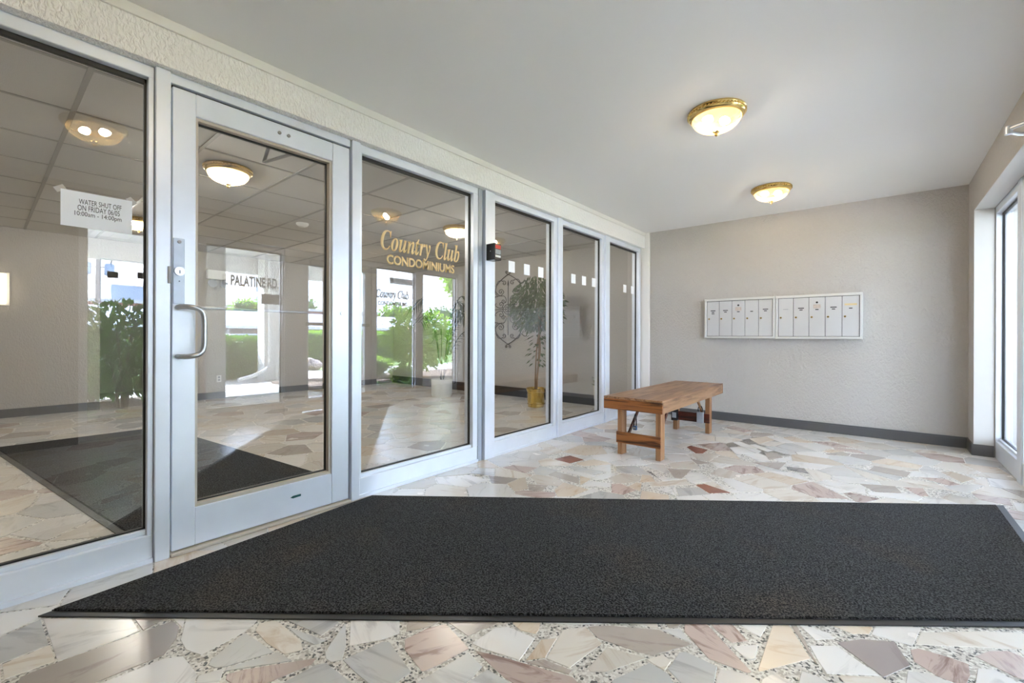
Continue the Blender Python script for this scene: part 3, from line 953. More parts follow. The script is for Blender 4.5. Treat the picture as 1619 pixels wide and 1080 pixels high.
dy0, dy1, dz0, dz1 = 0.580, 1.490, 0.022, 2.235
add('stile', bx(GB + 0.03, GX, dy0, dy0 + 0.094, dz0, dz1, bev=0.003), M['alu'], D1)
add('stile', bx(GB + 0.03, GX, dy1 - 0.112, dy1, dz0, dz1, bev=0.003), M['alu'], D1)
add('bottom_rail', bx(GB + 0.03, GX - 0.001, dy0 + 0.094, dy1 - 0.112, dz0, 0.205, bev=0.003), M['alu'], D1)
add('top_rail', bx(GB + 0.03, GX - 0.001, dy0 + 0.094, dy1 - 0.112, 2.125, dz1, bev=0.003), M['alu'], D1)
b = bmesh.new()
for q in ((dy0 + 0.094, dy1 - 0.112, 0.205, 0.220), (dy0 + 0.094, dy1 - 0.112, 2.111, 2.125), (dy0 + 0.094, dy0 + 0.106, 0.22, 2.111), (dy1 - 0.126, dy1 - 0.112, 0.22, 2.111)):
    box(b, GP - 0.018, GX - 0.012, *q)
add('glazing_stop', b, M['alu_tan'], D1)
b = bmesh.new()
for q in ((dy0 + 0.106, dy1 - 0.126, 0.220, 0.226), (dy0 + 0.106, dy1 - 0.126, 2.105, 2.111), (dy1 - 0.131, dy1 - 0.126, 0.22, 2.111)):
    box(b, GP - 0.009, GP + 0.009, *q)
add('gasket', b, M['gasket'], D1)
pane('glass_pane', dy0 + 0.107, dy1 - 0.127, 0.222, 2.109, D1)
lp = add('lock_plate', bx(GX, GX + 0.004, 0.583, 0.628, 1.20, 1.515, bev=0.0015), M['steel_bl'], D1)
b = bmesh.new(); cyl(b, (GX + 0.004, 0.607, 1.357), (GX + 0.014, 0.607, 1.357), 0.021, 24); add('lock_cylinder', b, M['steel'], lp, smooth=True)
b = bmesh.new(); box(b, GX + 0.014, GX + 0.0148, 0.605, 0.609, 1.346, 1.362); add('keyway', b, M['gasket'], lp)
b = bmesh.new(); cyl(b, (GX + 0.004, 0.607, 1.498), (GX + 0.008, 0.607, 1.498), 0.008, 16); add('screw', b, M['alu_dark'], lp, smooth=True)
b = bmesh.new(); cyl(b, (GX + 0.004, 0.607, 1.310), (GX + 0.006, 0.607, 1.310), 0.003, 10); add('screw', b, M['gasket'], lp)
add('strike_plate', bx(GX + 0.0125, GX + 0.018, 0.560, 0.573, 1.295, 1.375, bev=0.001), M['alu_dark'], D1)
b = bmesh.new()
tube(b, smooth_path([(GX, 0.603, 1.185), (GX + 0.035, 0.606, 1.186), (GX + 0.062, 0.635, 1.186), (GX + 0.068, 0.672, 1.176), (GX + 0.068, 0.690, 1.145), (GX + 0.068, 0.692, 1.07), (GX + 0.068, 0.690, 0.995), (GX + 0.068, 0.672, 0.962), (GX + 0.062, 0.635, 0.951), (GX + 0.035, 0.606, 0.950), (GX, 0.603, 0.950)], 6), 0.0125, 14)
add('pull_handle', b, M['steel'], D1, smooth=True)
b = bmesh.new(); tube(b, smooth_path([(GB + 0.03, 0.62, 1.19), (GB - 0.05, 0.63, 1.195), (GB - 0.055, 0.66, 1.196), (GB - 0.055, 1.38, 1.196), (GB - 0.05, 1.42, 1.195), (GB + 0.03, 1.43, 1.19)], 5), 0.008, 10)
add('push_bar', b, M['steel'], D1, smooth=True)
b = bmesh.new(); cyl(b, (GX, 1.44, 1.19), (GX + 0.006, 1.44, 1.19), 0.009, 12); add('bolt_cap', b, M['steel'], D1, smooth=True)
for yy in (1.065, 1.115):
    b = bmesh.new(); cyl(b, (GX - 0.001, yy, 2.185), (GX + 0.005, yy, 2.185), 0.009, 14); add('closer_bolt', b, M['alu_dark'], D1, smooth=True)
cb = add('door_closer', bx(GB - 0.045, GB + 0.03, 1.00, 1.24, 2.15, 2.21, bev=0.006), M['alu_dark'], D1)
b = bmesh.new(); obox(b, (GB - 0.02, 1.19, 2.14), (-2.96, 1.13, 2.135), 0.022, 0.008); obox(b, (-2.96, 1.13, 2.142), (GB - 0.01, 1.08, 2.225), 0.018, 0.008)
add('closer_arm', b, M['alu_dark'], cb)
b = bmesh.new()
vs = [b.verts.new((GX + 0.001, y, z)) for y, z in ((1.13, 0.126), (1.145, 0.133), (1.19, 0.133), (1.19, 0.121), (1.145, 0.119))]
b.faces.new(vs); r = bmesh.ops.extrude_face_region(b, geom=b.faces[:])
for g in r['geom']:
    if isinstance(g, bmesh.types.BMVert): g.co.x += 0.001
add('maker_badge', b, pmat('badge_green', (0.02, 0.12, 0.13), 0.4), D1)
wall('trim_6', bx(GB, GX + 0.02, 0.572, 1.498, 0, 0.018, bev=0.004), M['alu_tan'], 'worn aluminium threshold under the inner door', 'threshold')
wall('trim_19', bx(GB, GX - 0.03, 0.572, 1.498, 2.2355, 2.25), M['gasket'], 'black gap above the inner door', 'trim')
wall('trim_7', bx(GB, GX - 0.004, 0.572, 1.498, 2.25, ZH, bev=0.002), M['alu'], 'aluminium head frame above the inner door', 'trim')
wall('trim_8', bx(GB, GX - 0.035, 1.490, 1.502, 0, ZH), M['alu_dark'], 'dark hinge gap beside the inner door', 'trim')
post('trim_9', 'white aluminium post on the hinge side of the inner door', 1.503, 1.562)
W2 = window('window_2', 'large pane right of the inner door with gold lettering', 1.562, 2.665, 0.022, 0.055)
post('trim_10', 'grey slim mullion beside the lettered pane', 2.667, 2.715, GB, GX - 0.005, m='steel_bl')
post('trim_11', 'wide white aluminium post carrying the small black box', 2.735, 2.858)
W3 = window('window_3', 'third inner pane, in front of the iron ornament and ficus', 2.858, 3.846, 0.022, 0.055)
post('trim_12', 'white mullion between the ficus pane and the flower pane', 3.848, 3.93)
W4 = window('window_4', 'fourth inner pane with three cards, left of bench end', 3.93, 4.88, 0.022, 0.055)
post('trim_13', 'white mullion near the far end of the inner glazing', 4.882, 4.99)
W5 = window('window_5', 'narrowest looking inner pane, next to the back wall', 4.99, 5.95, 0.022, 0.06)

# lettering on the second pane
text_mesh('script_lettering', '\U0001D46A\U0001D490\U0001D496\U0001D48F\U0001D495\U0001D493\U0001D49A \U0001D46A\U0001D48D\U0001D496\U0001D483', M['gold'], W2, 1.752, 2.492, 1.610, 1.790, GP + 0.0035, bold=0.006)
text_mesh('capital_lettering', 'CONDOMINIUMS', M['gold'], W2, 1.802, 2.436, 1.553, 1.622, GP + 0.0035, bold=0.03)

# ------------------------------------------------------------------ outer glazing
for nm, lb, a, b_ in (('trim_14', 'outer frame post nearest the viewer', 0.60, 0.66), ('trim_15', 'outer mullion left of the street-name pane', 1.57, 1.67), ('trim_17', 'outer door jamb on the handle side', 3.872, 3.95), ('trim_18', 'wide outer mullion between the two far panes', 4.74, 4.86)):
    post(nm, lb, a, b_, XO, 0.90, 2.2, 'alu')
post('trim_16', 'broad outer pier between street-name pane and outer door', 2.56, 2.79, XO - 0.03, 0.92, 2.2, 'alu')
def owin(name, label, y0, y1):
    return window(name, label, y0, y1, 0.018, 0.018, 0, 2.2, XO, 0.89, OG, 0.17, 0.06, 'alu', 'glass_out', kick=False)
W6 = owin('window_6', 'outer window beside the planter shrub', 0.66, 1.57)
W7 = owin('window_7', 'outer window lettered with the street name', 1.67, 2.56)
W8 = owin('window_8', 'outer window lettered in black script', 3.95, 4.74)
W9 = owin('window_9', 'outer window next to the back wall corner', 4.86, 5.70)
D2 = thing('door_2', 'outer glass entrance door with push bar and closer', 'door', (OG, 3.3, 0), kind='structure')
oy0, oy1 = 2.795, 3.868
add('stile', bx(XO + 0.02, 0.87, oy0, oy0 + 0.1, 0.012, 2.12, bev=0.003), M['alu'], D2)
add('stile', bx(XO + 0.02, 0.87, oy1 - 0.1, oy1, 0.012, 2.12, bev=0.003), M['alu'], D2)
add('bottom_rail', bx(XO + 0.02, 0.87, oy0 + 0.1, oy1 - 0.1, 0.012, 0.19, bev=0.003), M['alu'], D2)
add('top_rail', bx(XO + 0.02, 0.87, oy0 + 0.1, oy1 - 0.1, 2.02, 2.12, bev=0.003), M['alu'], D2)
add('head_frame', bx(XO, 0.89, 2.79, 3.872, 2.125, 2.2, bev=0.003), M['alu'], D2)
pane('glass_pane', oy0 + 0.101, oy1 - 0.101, 0.191, 2.019, D2, OG, 'glass_out')
add('push_bar', bx(XO - 0.05, XO - 0.015, oy0 + 0.06, oy1 - 0.06, 1.195, 1.235, bev=0.004), M['alu_dark'], D2)
b = bmesh.new()
for yy in (oy0 + 0.08, oy1 - 0.08): box(b, XO - 0.018, XO + 0.02, yy - 0.02, yy + 0.02, 1.19, 1.24, bev=0.002)
add('push_bar_bracket', b, M['alu_dark'], D2)
b = bmesh.new(); tube(b, smooth_path([(0.87, 3.80, 1.02), (0.915, 3.80, 1.02), (0.925, 3.80, 1.0), (0.925, 3.80, 0.85), (0.915, 3.80, 0.83), (0.87, 3.80, 0.83)], 5), 0.011, 10)
add('pull_handle', b, M['steel'], D2, smooth=True)
ocl = add('door_closer', bx(XO - 0.045, XO + 0.02, 2.90, 3.16, 2.035, 2.10, bev=0.006), M['steel'], D2)
b = bmesh.new()
tube(b, smooth_path([(XO - 0.02, 3.05, 2.108), (0.62, 3.22, 2.112), (0.505, 3.335, 2.112)], 5), 0.010, 10)
tube(b, smooth_path([(0.505, 3.335, 2.095), (0.60, 3.50, 2.12), (XO, 3.60, 2.16)], 5), 0.009, 10)
cyl(b, (0.505, 3.335, 2.085), (0.505, 3.335, 2.125), 0.015, 14)
add('closer_arm', b, M['steel'], ocl, smooth=True)
text_mesh('street_lettering', 'E. PALATINE RD.', M['blackletters'], W7, 1.865, 2.515, 1.665, 1.80, OG + 0.0035, bold=0.035)
text_mesh('script_lettering', '\U0001D436\U0001D45C\U0001D462\U0001D45B\U0001D461\U0001D45F\U0001D466 \U0001D436\U0001D459\U0001D462\U0001D44F', M['blackletters'], W8, 3.985, 4.615, 1.625, 1.805, OG + 0.0035, bold=0.028)
text_mesh('capital_lettering', 'CONDOMINIUMS', M['blackletters'], W8, 4.02, 4.585, 1.545, 1.615, OG + 0.0035, bold=0.03)
ns = thing('smoking_sign', 'white sign reading No Smoking stuck on the outer window', 'sign', (OG + 0.004, 4.45, 1.9))
add('plate', bx(OG + 0.0032, OG + 0.0042, 4.24, 4.686, 1.905, 2.005), M['sign_film'], ns)
for x_ in (OG + 0.0042, ):
    text_mesh('lettering', 'No Smoking', M['blackletters'], ns, 4.255, 4.575, 1.920, 1.990, OG - 0.0045 + 0.0077 - 0.0005, thick=0.0022, bold=0.004)
b = bmesh.new(); tube(b, [(OG + 0.0037, 4.635 + 0.033 * math.cos(a * PI / 12), 1.955 + 0.033 * math.sin(a * PI / 12)) for a in range(24)], 0.0035, 6, True)
obox(b, (OG + 0.0037, 4.613, 1.977), (OG + 0.0037, 4.657, 1.933), 0.004, 0.004, (1, 0, 0)); obox(b, (OG + 0.0037, 4.615, 1.953), (OG + 0.0037, 4.655, 1.953), 0.004, 0.006, (1, 0, 0))
add('symbol', b, M['red'], ns)
sg = single('window_notice', bx(OG + 0.0032, OG + 0.005, 2.305, 2.525, 1.46, 1.59), pmat('notice_grey', (0.10, 0.10, 0.11), 0.6),
            'grey rectangular notice stuck under the street lettering', 'notice', origin=(OG + 0.004, 2.41, 1.46))
for k, (yy, zz, lb) in enumerate(((0.83, 1.645, 'dark sticker with two white strokes on the planter window'), (1.07, 1.66, 'plain dark sticker on the planter window'))):
    t = thing('window_sticker', lb, 'sticker', (OG + 0.004, yy, zz), 'stickers on the planter window')
    add('backing', bx(OG + 0.0032, OG + 0.0042, yy, yy + 0.085, zz, zz + 0.065), M['blackletters'], t)
    if k == 0:
        b = bmesh.new()
        for q in (0.045, 0.028):
            obox(b, (OG + 0.0035, yy + 0.012, zz + q + 0.010), (OG + 0.0035, yy + 0.07, zz + q - 0.012), 0.006, 0.0035, (1, 0, 0))
        add('stroke', b, M['paper'], t)

# ------------------------------------------------------------------ paper notice and cards on the inner glass
pn = thing('paper_notice', 'white paper notice about water shut off taped to the sidelight', 'notice', (GP + 0.004, 0.326, 1.51))
add('sheet', bx(GP + 0.0032, GP + 0.0042, 0.212, 0.442, 1.512, 1.664), M['paper'], pn)
for body, a, b_, z0, z1 in (('WATER SHUT OFF', 0.267, 0.405, 1.612, 1.634), ('ON FRIDAY 06/05', 0.263, 0.399, 1.585, 1.608), ('10:00am - 14:00pm', 0.254, 0.405, 1.556, 1.581)):
    text_mesh('printed_line', body, M['paper_ink'], pn, a, b_, z0, z1, GP + 0.0043, 0.0003)
tape = pmat('clear_tape', (0.5, 0.47, 0.43), 0.3)
b = bmesh.new(); obox(b, (GP + 0.0036, 0.196, 1.655), (GP + 0.0036, 0.224, 1.674), 0.022, 0.0009, (1, 0, 0)); add('tape', b, tape, pn)
b = bmesh.new(); obox(b, (GP + 0.0036, 0.428, 1.676), (GP + 0.0036, 0.452, 1.650), 0.022, 0.0009, (1, 0, 0)); add('tape', b, tape, pn)
ORD = ['first', 'second', 'third', 'fourth', 'fifth', 'sixth', 'seventh', 'eighth']
for k, yy in enumerate((3.16, 3.39, 3.62, 4.24, 4.47, 4.70, 5.54, 5.78)):
    zc = 1.70
    t = thing('paper_card', ORD[k] + ' small white card from the black box, stuck on the inner glass', 'card', (GP - 0.004, yy, zc), 'cards stuck in a row on the inner glass')
    add('sheet', bx(GP + 0.0032, GP + 0.0038, yy - 0.045, yy + 0.045, zc - 0.052, zc + 0.052), M['paper'], t)

# small black box on the wide post
kb = thing('entry_box', 'small black box with red window on the wide white post', 'wall box', (GX + 0.012, 2.80, 1.69))
add('housing', bx(GX + 0.012, GX + 0.105, 2.745, 2.835, 1.695, 1.835, bev=0.006, seg=2), M['black'], kb)
add('red_window', bx(GX + 0.1045, GX + 0.107, 2.757, 2.823, 1.79, 1.822, bev=0.001), M['red'], kb)
add('keypad', bx(GX + 0.1045, GX + 0.107, 2.757, 2.823, 1.745, 1.785, bev=0.001), M['greyplastic'], kb)
add('label_strip', bx(GX + 0.1045, GX + 0.107, 2.757, 2.823, 1.718, 1.737, bev=0.001), M['white_plastic'], kb)
b = bmesh.new(); cyl(b, (GX + 0.06, 2.7455, 1.77), (GX + 0.06, 2.7435, 1.77), 0.004, 12); add('screw', b, M['steel'], kb)

# ------------------------------------------------------------------ ceiling lights
def ceiling_light(label, group, bulb):
    t = thing('ceiling_light', label, 'ceiling light', (0, 0, 0), group)
    b = bmesh.new()
    lathe(b, [(0.150, 0.0), (0.172, -0.002), (0.176, -0.012), (0.168, -0.020), (0.172, -0.026), (0.166, -0.036), (0.158, -0.042), (0.146, -0.046), (0.140, -0.040), (0.138, -0.010)], n=48, cap0=True, cap1=False)
    ring = add('brass_rim', b, M['brass'], t, smooth=True)
    b = bmesh.new()
    for k in range(48):
        a = 2 * PI * k / 48
        c, s = math.cos(a), math.sin(a)
        box_ = bmesh.new(); bmesh.ops.create_icosphere(box_, subdivisions=1, radius=0.0075)
        join(b, box_, Matrix.Translation((0.1695 * c, 0.1695 * s, -0.0235)))
    add('beading', b, M['brass'], ring, smooth=True)
    b = bmesh.new()
    prof = []
    for i in range(13):
        q = i / 12 * PI / 2
        prof.append((0.142 * math.cos(q) + 0.004, -0.042 - 0.090 * math.sin(q)))
    lathe(b, prof, n=96, cap0=False, cap1=False, wob=lambda k, i: 1 + (0.014 if k % 2 else -0.014) * (1 if i < 12 else 0))
    add('glass_dome', b, M['dome'], t)
    b = bmesh.new()
    lathe(b, [(0.018, -0.124), (0.022, -0.132), (0.013, -0.138), (0.009, -0.144), (0.012, -0.151), (0.006, -0.159), (0.002, -0.162)], n=20)
    add('finial', b, M['brass'], t, smooth=True)
    for s in (-1, 1):
        b = bmesh.new(); lathe(b, [(0.004, 0.0), (0.018, 0.012), (0.026, 0.035), (0.024, 0.05), (0.013, 0.062), (0.003, 0.067)], n=14)
        b2 = bmesh.new(); join(b2, b, Matrix.Translation((s * 0.092, 0, -0.055)) @ Matrix.Rotation(-s * PI / 2, 4, 'Y'))
        add('bulb', b2, bulb, t, smooth=True)
    return t
L0 = ceiling_light('brass and ribbed glass ceiling light above the mat, nearest the viewer', 'ceiling lights in the vestibule', M['bulb'])
L0.location = (-0.812, 3.04, ZC); L0.rotation_euler = (0, 0, 0.8)
dup(L0, (-0.811, 4.93, ZC), 'brass and ribbed glass ceiling light nearest the mailbox wall', rotz=0.5)
dup(L0, (-1.10, 0.50, ZC), 'brass and ribbed glass ceiling light near the sidelight, seen mirrored', rotz=2.2)
L1 = ceiling_light('lobby ceiling light with brass rim, seen through the inner door', 'ceiling lights in the lobby', M['bulb_lobby'])
L1.location = (-4.09, 1.29, ZL - 0.002); L1.rotation_euler = (0, 0, 0.9)
dup(L1, (-4.08, 3.82, ZL - 0.002), 'lobby ceiling light seen above the gold lettering', rotz=0.4)
dup(L1, (-6.72, 1.19, ZL - 0.002), 'lobby ceiling light seen beside the paper notice', rotz=1.6)
dup(L1, (-6.72, 3.75, ZL - 0.002), 'lobby ceiling light hidden behind the hinge post', rotz=0.2)
dup(L1, (-4.08, -1.3, ZL - 0.002), 'added unseen lobby ceiling light beyond the left picture edge', rotz=0.2)  # added out of view to fill the lobby with light

# ------------------------------------------------------------------ mailboxes
MY = YB - 0.085
def mailbox(label, x0, x1, z0, z1, marks):
    t = thing('mailbox_unit', label, 'mailbox', ((x0 + x1) / 2, YB, z0), 'mailbox units on the back wall')
    add('body', bx(x0 + 0.012, x1 - 0.012, MY + 0.012, YB, z0 + 0.012, z1 - 0.012), M['slot'], t)
    for q in ((x0, x1, z1 - 0.030, z1), (x0, x1, z0, z0 + 0.026), (x0, x0 + 0.024, z0 + 0.026, z1 - 0.030), (x1 - 0.024, x1, z0 + 0.026, z1 - 0.030)):
        b = bmesh.new(); box(b, q[0], q[1], MY - 0.01, YB, q[2], q[3], bev=0.004)
        add('frame_strip', b, M['mail_edge'], t)
    a, e = x0 + 0.027, x1 - 0.027
    wd = (e - a) / 5
    for k in range(5):
        d0, d1 = a + wd * k + 0.0022, a + wd * (k + 1) - 0.0022
        dr = add('mailbox_door', bx(d0, d1, MY + 0.002, MY + 0.010, z0 + 0.030, z1 - 0.034, bev=0.0015), M['mail'], t)
        zz = z0 + 0.5 * (z1 - z0)
        b = bmesh.new(); cyl(b, (d0 + 0.024, MY + 0.002, zz - 0.005), (d0 + 0.024, MY - 0.005, zz - 0.005), 0.0105, 16)
        add('lock', b, M['brass'], dr, smooth=True)
        b = bmesh.new(); cyl(b, (d0 + 0.024, MY - 0.005, zz - 0.005), (d0 + 0.024, MY - 0.0056, zz - 0.005), 0.004, 10)
        add('keyhole', b, M['slot'], dr)
        cxx = (d0 + d1) / 2
        mk = marks[k]
        def strip(w_, zc, h_, m_): add('name_label', bx(cxx - w_ / 2, cxx + w_ / 2, MY + 0.001, MY + 0.002, zc, zc + h_), m_, dr)
        z2 = z0 + 0.66 * (z1 - z0)
        if mk in 'abe': strip(0.056, z2 + 0.014, 0.010, M['blackletters'])
        if mk in 'abcde': strip(0.030, z2 - 0.006, 0.010, M['blackletters'])
        if mk == 'a': strip(0.034, z2 - 0.024, 0.008, M['blackletters'])
        if mk == 'c':
            add('decal', bx(cxx - 0.034, cxx + 0.034, MY + 0.001, MY + 0.002, z2 + 0.012, z2 + 0.056), M['decal'], dr)
            b = bmesh.new(); cyl(b, (cxx, MY + 0.002, z2 + 0.078), (cxx, MY - 0.002, z2 + 0.078), 0.011, 16); add('spare_lock', b, M['slot'], dr)
        if mk == 'f': strip(0.052, z2 + 0.008, 0.006, M['greyplastic']); 
        if mk == 't':
            strip(0.105, z2 + 0.034, 0.020, M['tape']); strip(0.030, z2 - 0.002, 0.010, M['blackletters'])
    return t
mailbox('grey five-door mailbox unit nearer the glazing', -1.713, -0.930, 1.037, 1.532, 'abcdb')
mailbox('grey five-door mailbox unit nearer the outer wall, with tan tape', -0.926, -0.130, 1.034, 1.530, 'fbcbt')

# ------------------------------------------------------------------ bench
bn = thing('wooden_bench', 'low stained oak bench with folding legs on the stone floor', 'bench', (-1.65, 4.5, 0))
X0, X1, Y0, Y1, ZT = -1.930, -1.388, 3.635, 5.50, 0.514
add('top_board', bx(X0, X1, Y0, Y1, ZT - 0.018, ZT, bev=0.003), M['wood_y'], bn)
add('apron', bx(X0, X1, Y0, Y0 + 0.022, ZT - 0.112, ZT - 0.0185, bev=0.002), M['wood_x'], bn)
add('apron', bx(X0, X1, Y1 - 0.022, Y1, ZT - 0.112, ZT - 0.0185, bev=0.002), M['wood_x'], bn)
add('apron', bx(X1 - 0.022, X1, Y0 + 0.0222, Y1 - 0.0222, ZT - 0.112, ZT - 0.0185, bev=0.002), M['wood_y'], bn)
add('apron', bx(X0, X0 + 0.022, Y0 + 0.0222, Y1 - 0.0222, ZT - 0.112, ZT - 0.0185, bev=0.002), M['wood_y'], bn)
for y0, y1 in ((3.664, 3.754), (5.055, 5.145)):
    for x0, x1 in ((-1.806, -1.762), (-1.456, -1.412)):
        add('leg', bx(x0, x1, y0, y1, 0.0, ZT - 0.02, bev=0.002), M['wood_z'], bn)
add('stretcher', bx(-1.812, -1.408, 3.648, 3.664, 0.105, 0.205, bev=0.002), M['wood_x'], bn)
add('stretcher', bx(-1.812, -1.408, 5.040, 5.055, 0.115, 0.215, bev=0.002), M['wood_red'], bn)
for xx in (-1.745, -1.473):
    b = bmesh.new(); obox(b, (xx, 3.76, 0.17), (xx, 4.10, ZT - 0.03), 0.014, 0.030); add('brace', b, M['wood_red'], bn)
    b = bmesh.new(); obox(b, (xx, 5.05, 0.19), (xx, 4.74, ZT - 0.03), 0.014, 0.030); add('brace', b, M['wood_z'], bn)
def lockbox(label, x, y, z, m, w_=0.06, h_=0.10, d_=0.035, shackle=0.07):
    t = thing('lock_box', label, 'lock box', (x, y, z), 'lock boxes hanging on the bench legs')
    add('case', bx(x - w_ / 2, x + w_ / 2, y - d_ / 2, y + d_ / 2, z, z + h_, bev=0.006, seg=2), m, t)
    add('dial_plate', bx(x - w_ * 0.32, x + w_ * 0.32, y - d_ / 2 - 0.003, y - d_ / 2 + 0.001, z + h_ * 0.25, z + h_ * 0.72, bev=0.001), M['greyplastic'], t)
    b = bmesh.new()
    tube(b, smooth_path([(x - w_ * 0.3, y, z + h_ - 0.004), (x - w_ * 0.3, y, z + h_ + shackle * 0.6), (x, y, z + h_ + shackle), (x + w_ * 0.3, y, z + h_ + shackle * 0.6), (x + w_ * 0.3, y, z + h_ - 0.004)], 5), 0.005, 8)
    add('shackle', b, M['black'], t, smooth=True)
    return t
lockbox('small blue padlock on a black cable by the near bench leg', -1.700, 3.80, 0.205, M['blueplastic'], 0.034, 0.04, 0.022, 0.10)
lockbox('black key lock box hanging by the far left bench leg', -1.745, 4.94, 0.125, M['black'], 0.070, 0.125, 0.04)
lockbox('grey key lock box hanging by the far right bench leg', -1.473, 4.94, 0.130, M['greyplastic'], 0.066, 0.115, 0.04)

# ------------------------------------------------------------------ floor mats
def floor_mat(label, q, z, borders):
    """q: four corners; borders: indices of edges carrying a rubber lip"""
    c = centroid(q)
    t = thing('floor_mat', label, 'floor mat', (c[0], c[1], 0), 'charcoal entrance mats')
    if area(q) < 0: raise ValueError
    inner = q[:]
    wd = {}
    for i in range(4):
        a, b_ = q[i], q[(i + 1) % 4]
        dx, dy = b_[0] - a[0], b_[1] - a[1]; L = math.hypot(dx, dy); nx, ny = dy / L, -dx / L
        inner = clip(inner, nx, ny, nx * a[0] + ny * a[1] - borders.get(i, 0.0))
    b = bmesh.new(); prism(b, q, 0.0005, z * 0.45); add('rubber_backing', b, M['rubber'], t)
    # pile as a finely pebbled slab
    b = bmesh.new(); prism(b, inner, z * 0.45, z)
    bmesh.ops.bevel(b, geom=[e for e in b.edges if abs(e.verts[0].co.z - z) < 1e-5 and abs(e.verts[1].co.z - z) < 1e-5], offset=0.003, segments=2, affect='EDGES')
    add('carpet_pile', b, M['carpet'], t)
    return t
mq = [MATQ[0], MATQ[3], MATQ[2], MATQ[1]]
floor_mat('charcoal carpet mat with cut slanting ends across the vestibule floor', mq, 0.012, {0: 0.030, 1: 0.035, 2: 0.008, 3: 0.0})
lq = [(-6.30, 0.05), (-2.76, 0.50), (-2.76, 1.70), (-6.30, 1.33)]
floor_mat('charcoal carpet mat on the lobby floor behind the inner door', lq, 0.012, {0: 0.035, 1: 0.03, 2: 0.012, 3: 0.03})

# ------------------------------------------------------------------ lobby things
def ornament():
    cx_, cz_ = -5.066, 1.535
    ux, uz = 0.00188, 0.00149          # metres per traced unit
    t = thing('wall_ornament', 'tall black wrought iron scroll ornament on the lobby wall', 'wall ornament', (cx_, YB - 0.015, cz_ - 0.66))
    y = YB - 0.014
    def path(pts, sx_, sz_): return smooth_path([(cx_ + sx_ * x * ux, y, cz_ + sz_ * z * uz) for x, z in pts], 6)
    def sp(cx0, cz0, r, a0, turns, sgn, n=9):
        return [(cx0 + r * (1 - k / n * 0.85) * math.cos(a0 + sgn * 2 * PI * turns * k / n), cz0 + r * (1 - k / n * 0.85) * math.sin(a0 + sgn * 2 * PI * turns * k / n)) for k in range(n + 1)]
    quad = {
        'outer_bar': [(0, 415), (35, 395), (95, 350), (140, 300), (158, 255), (155, 215), (128, 185)],
        'scroll_1': [(150, 300), (120, 345), (75, 345)] + sp(52, 315, 30, 0.9, 1.2, 1),
        'scroll_2': [(160, 250), (162, 200), (130, 168), (85, 172), (55, 205)] + sp(92, 215, 34, PI, 1.2, -1),
        'scroll_3': [(128, 185), (95, 165), (50, 160), (25, 120), (30, 80)] + sp(58, 100, 28, PI * 1.1, 1.25, 1),
        'scroll_4': [(158, 165), (175, 120), (165, 60), (120, 22), (70, 22)] + sp(90, 62, 32, -2.2, 1.2, -1),
        'side_bar': [(160, 290), (200, 320), (222, 310), (218, 285)],
        'side_loop': [(130, 160), (190, 150), (205, 105), (180, 60), (150, 75)],
        'tip_curl': [(0, 415), (18, 425), (32, 440), (30, 455), (16, 455), (14, 442), (22, 440)],
        'medallion': [(0, 62), (28, 50), (55, 20), (70, 0)],
        'heart': [(0, 5), (15, 30), (32, 18), (22, 0)],
    }
    for nm, pts in quad.items():
        for sx_ in (-1, 1):
            for sz_ in (-1, 1):
                b = bmesh.new(); tube(b, path(pts, sx_, sz_), 0.0075 if nm in ('outer_bar', 'side_bar') else 0.0064, 6)
                add('scroll' if nm.startswith('scroll') else nm, b, M['iron'], t, smooth=True)
    b = bmesh.new(); tube(b, [(cx_, y, cz_ - 0.46), (cx_, y, cz_ + 0.42), (cx_, y, cz_ + 0.43), (cx_, y, cz_ + 0.47), (cx_, y, cz_ + 0.52)], [0.007, 0.007, 0.014, 0.012, 0.002], 8)
    add('centre_spear', b, M['iron'], t)
    b = bmesh.new(); tube(b, [(cx_ - 0.43, y, cz_), (cx_ + 0.43, y, cz_)], 0.006, 8); add('cross_bar', b, M['iron'], t)
ornament()

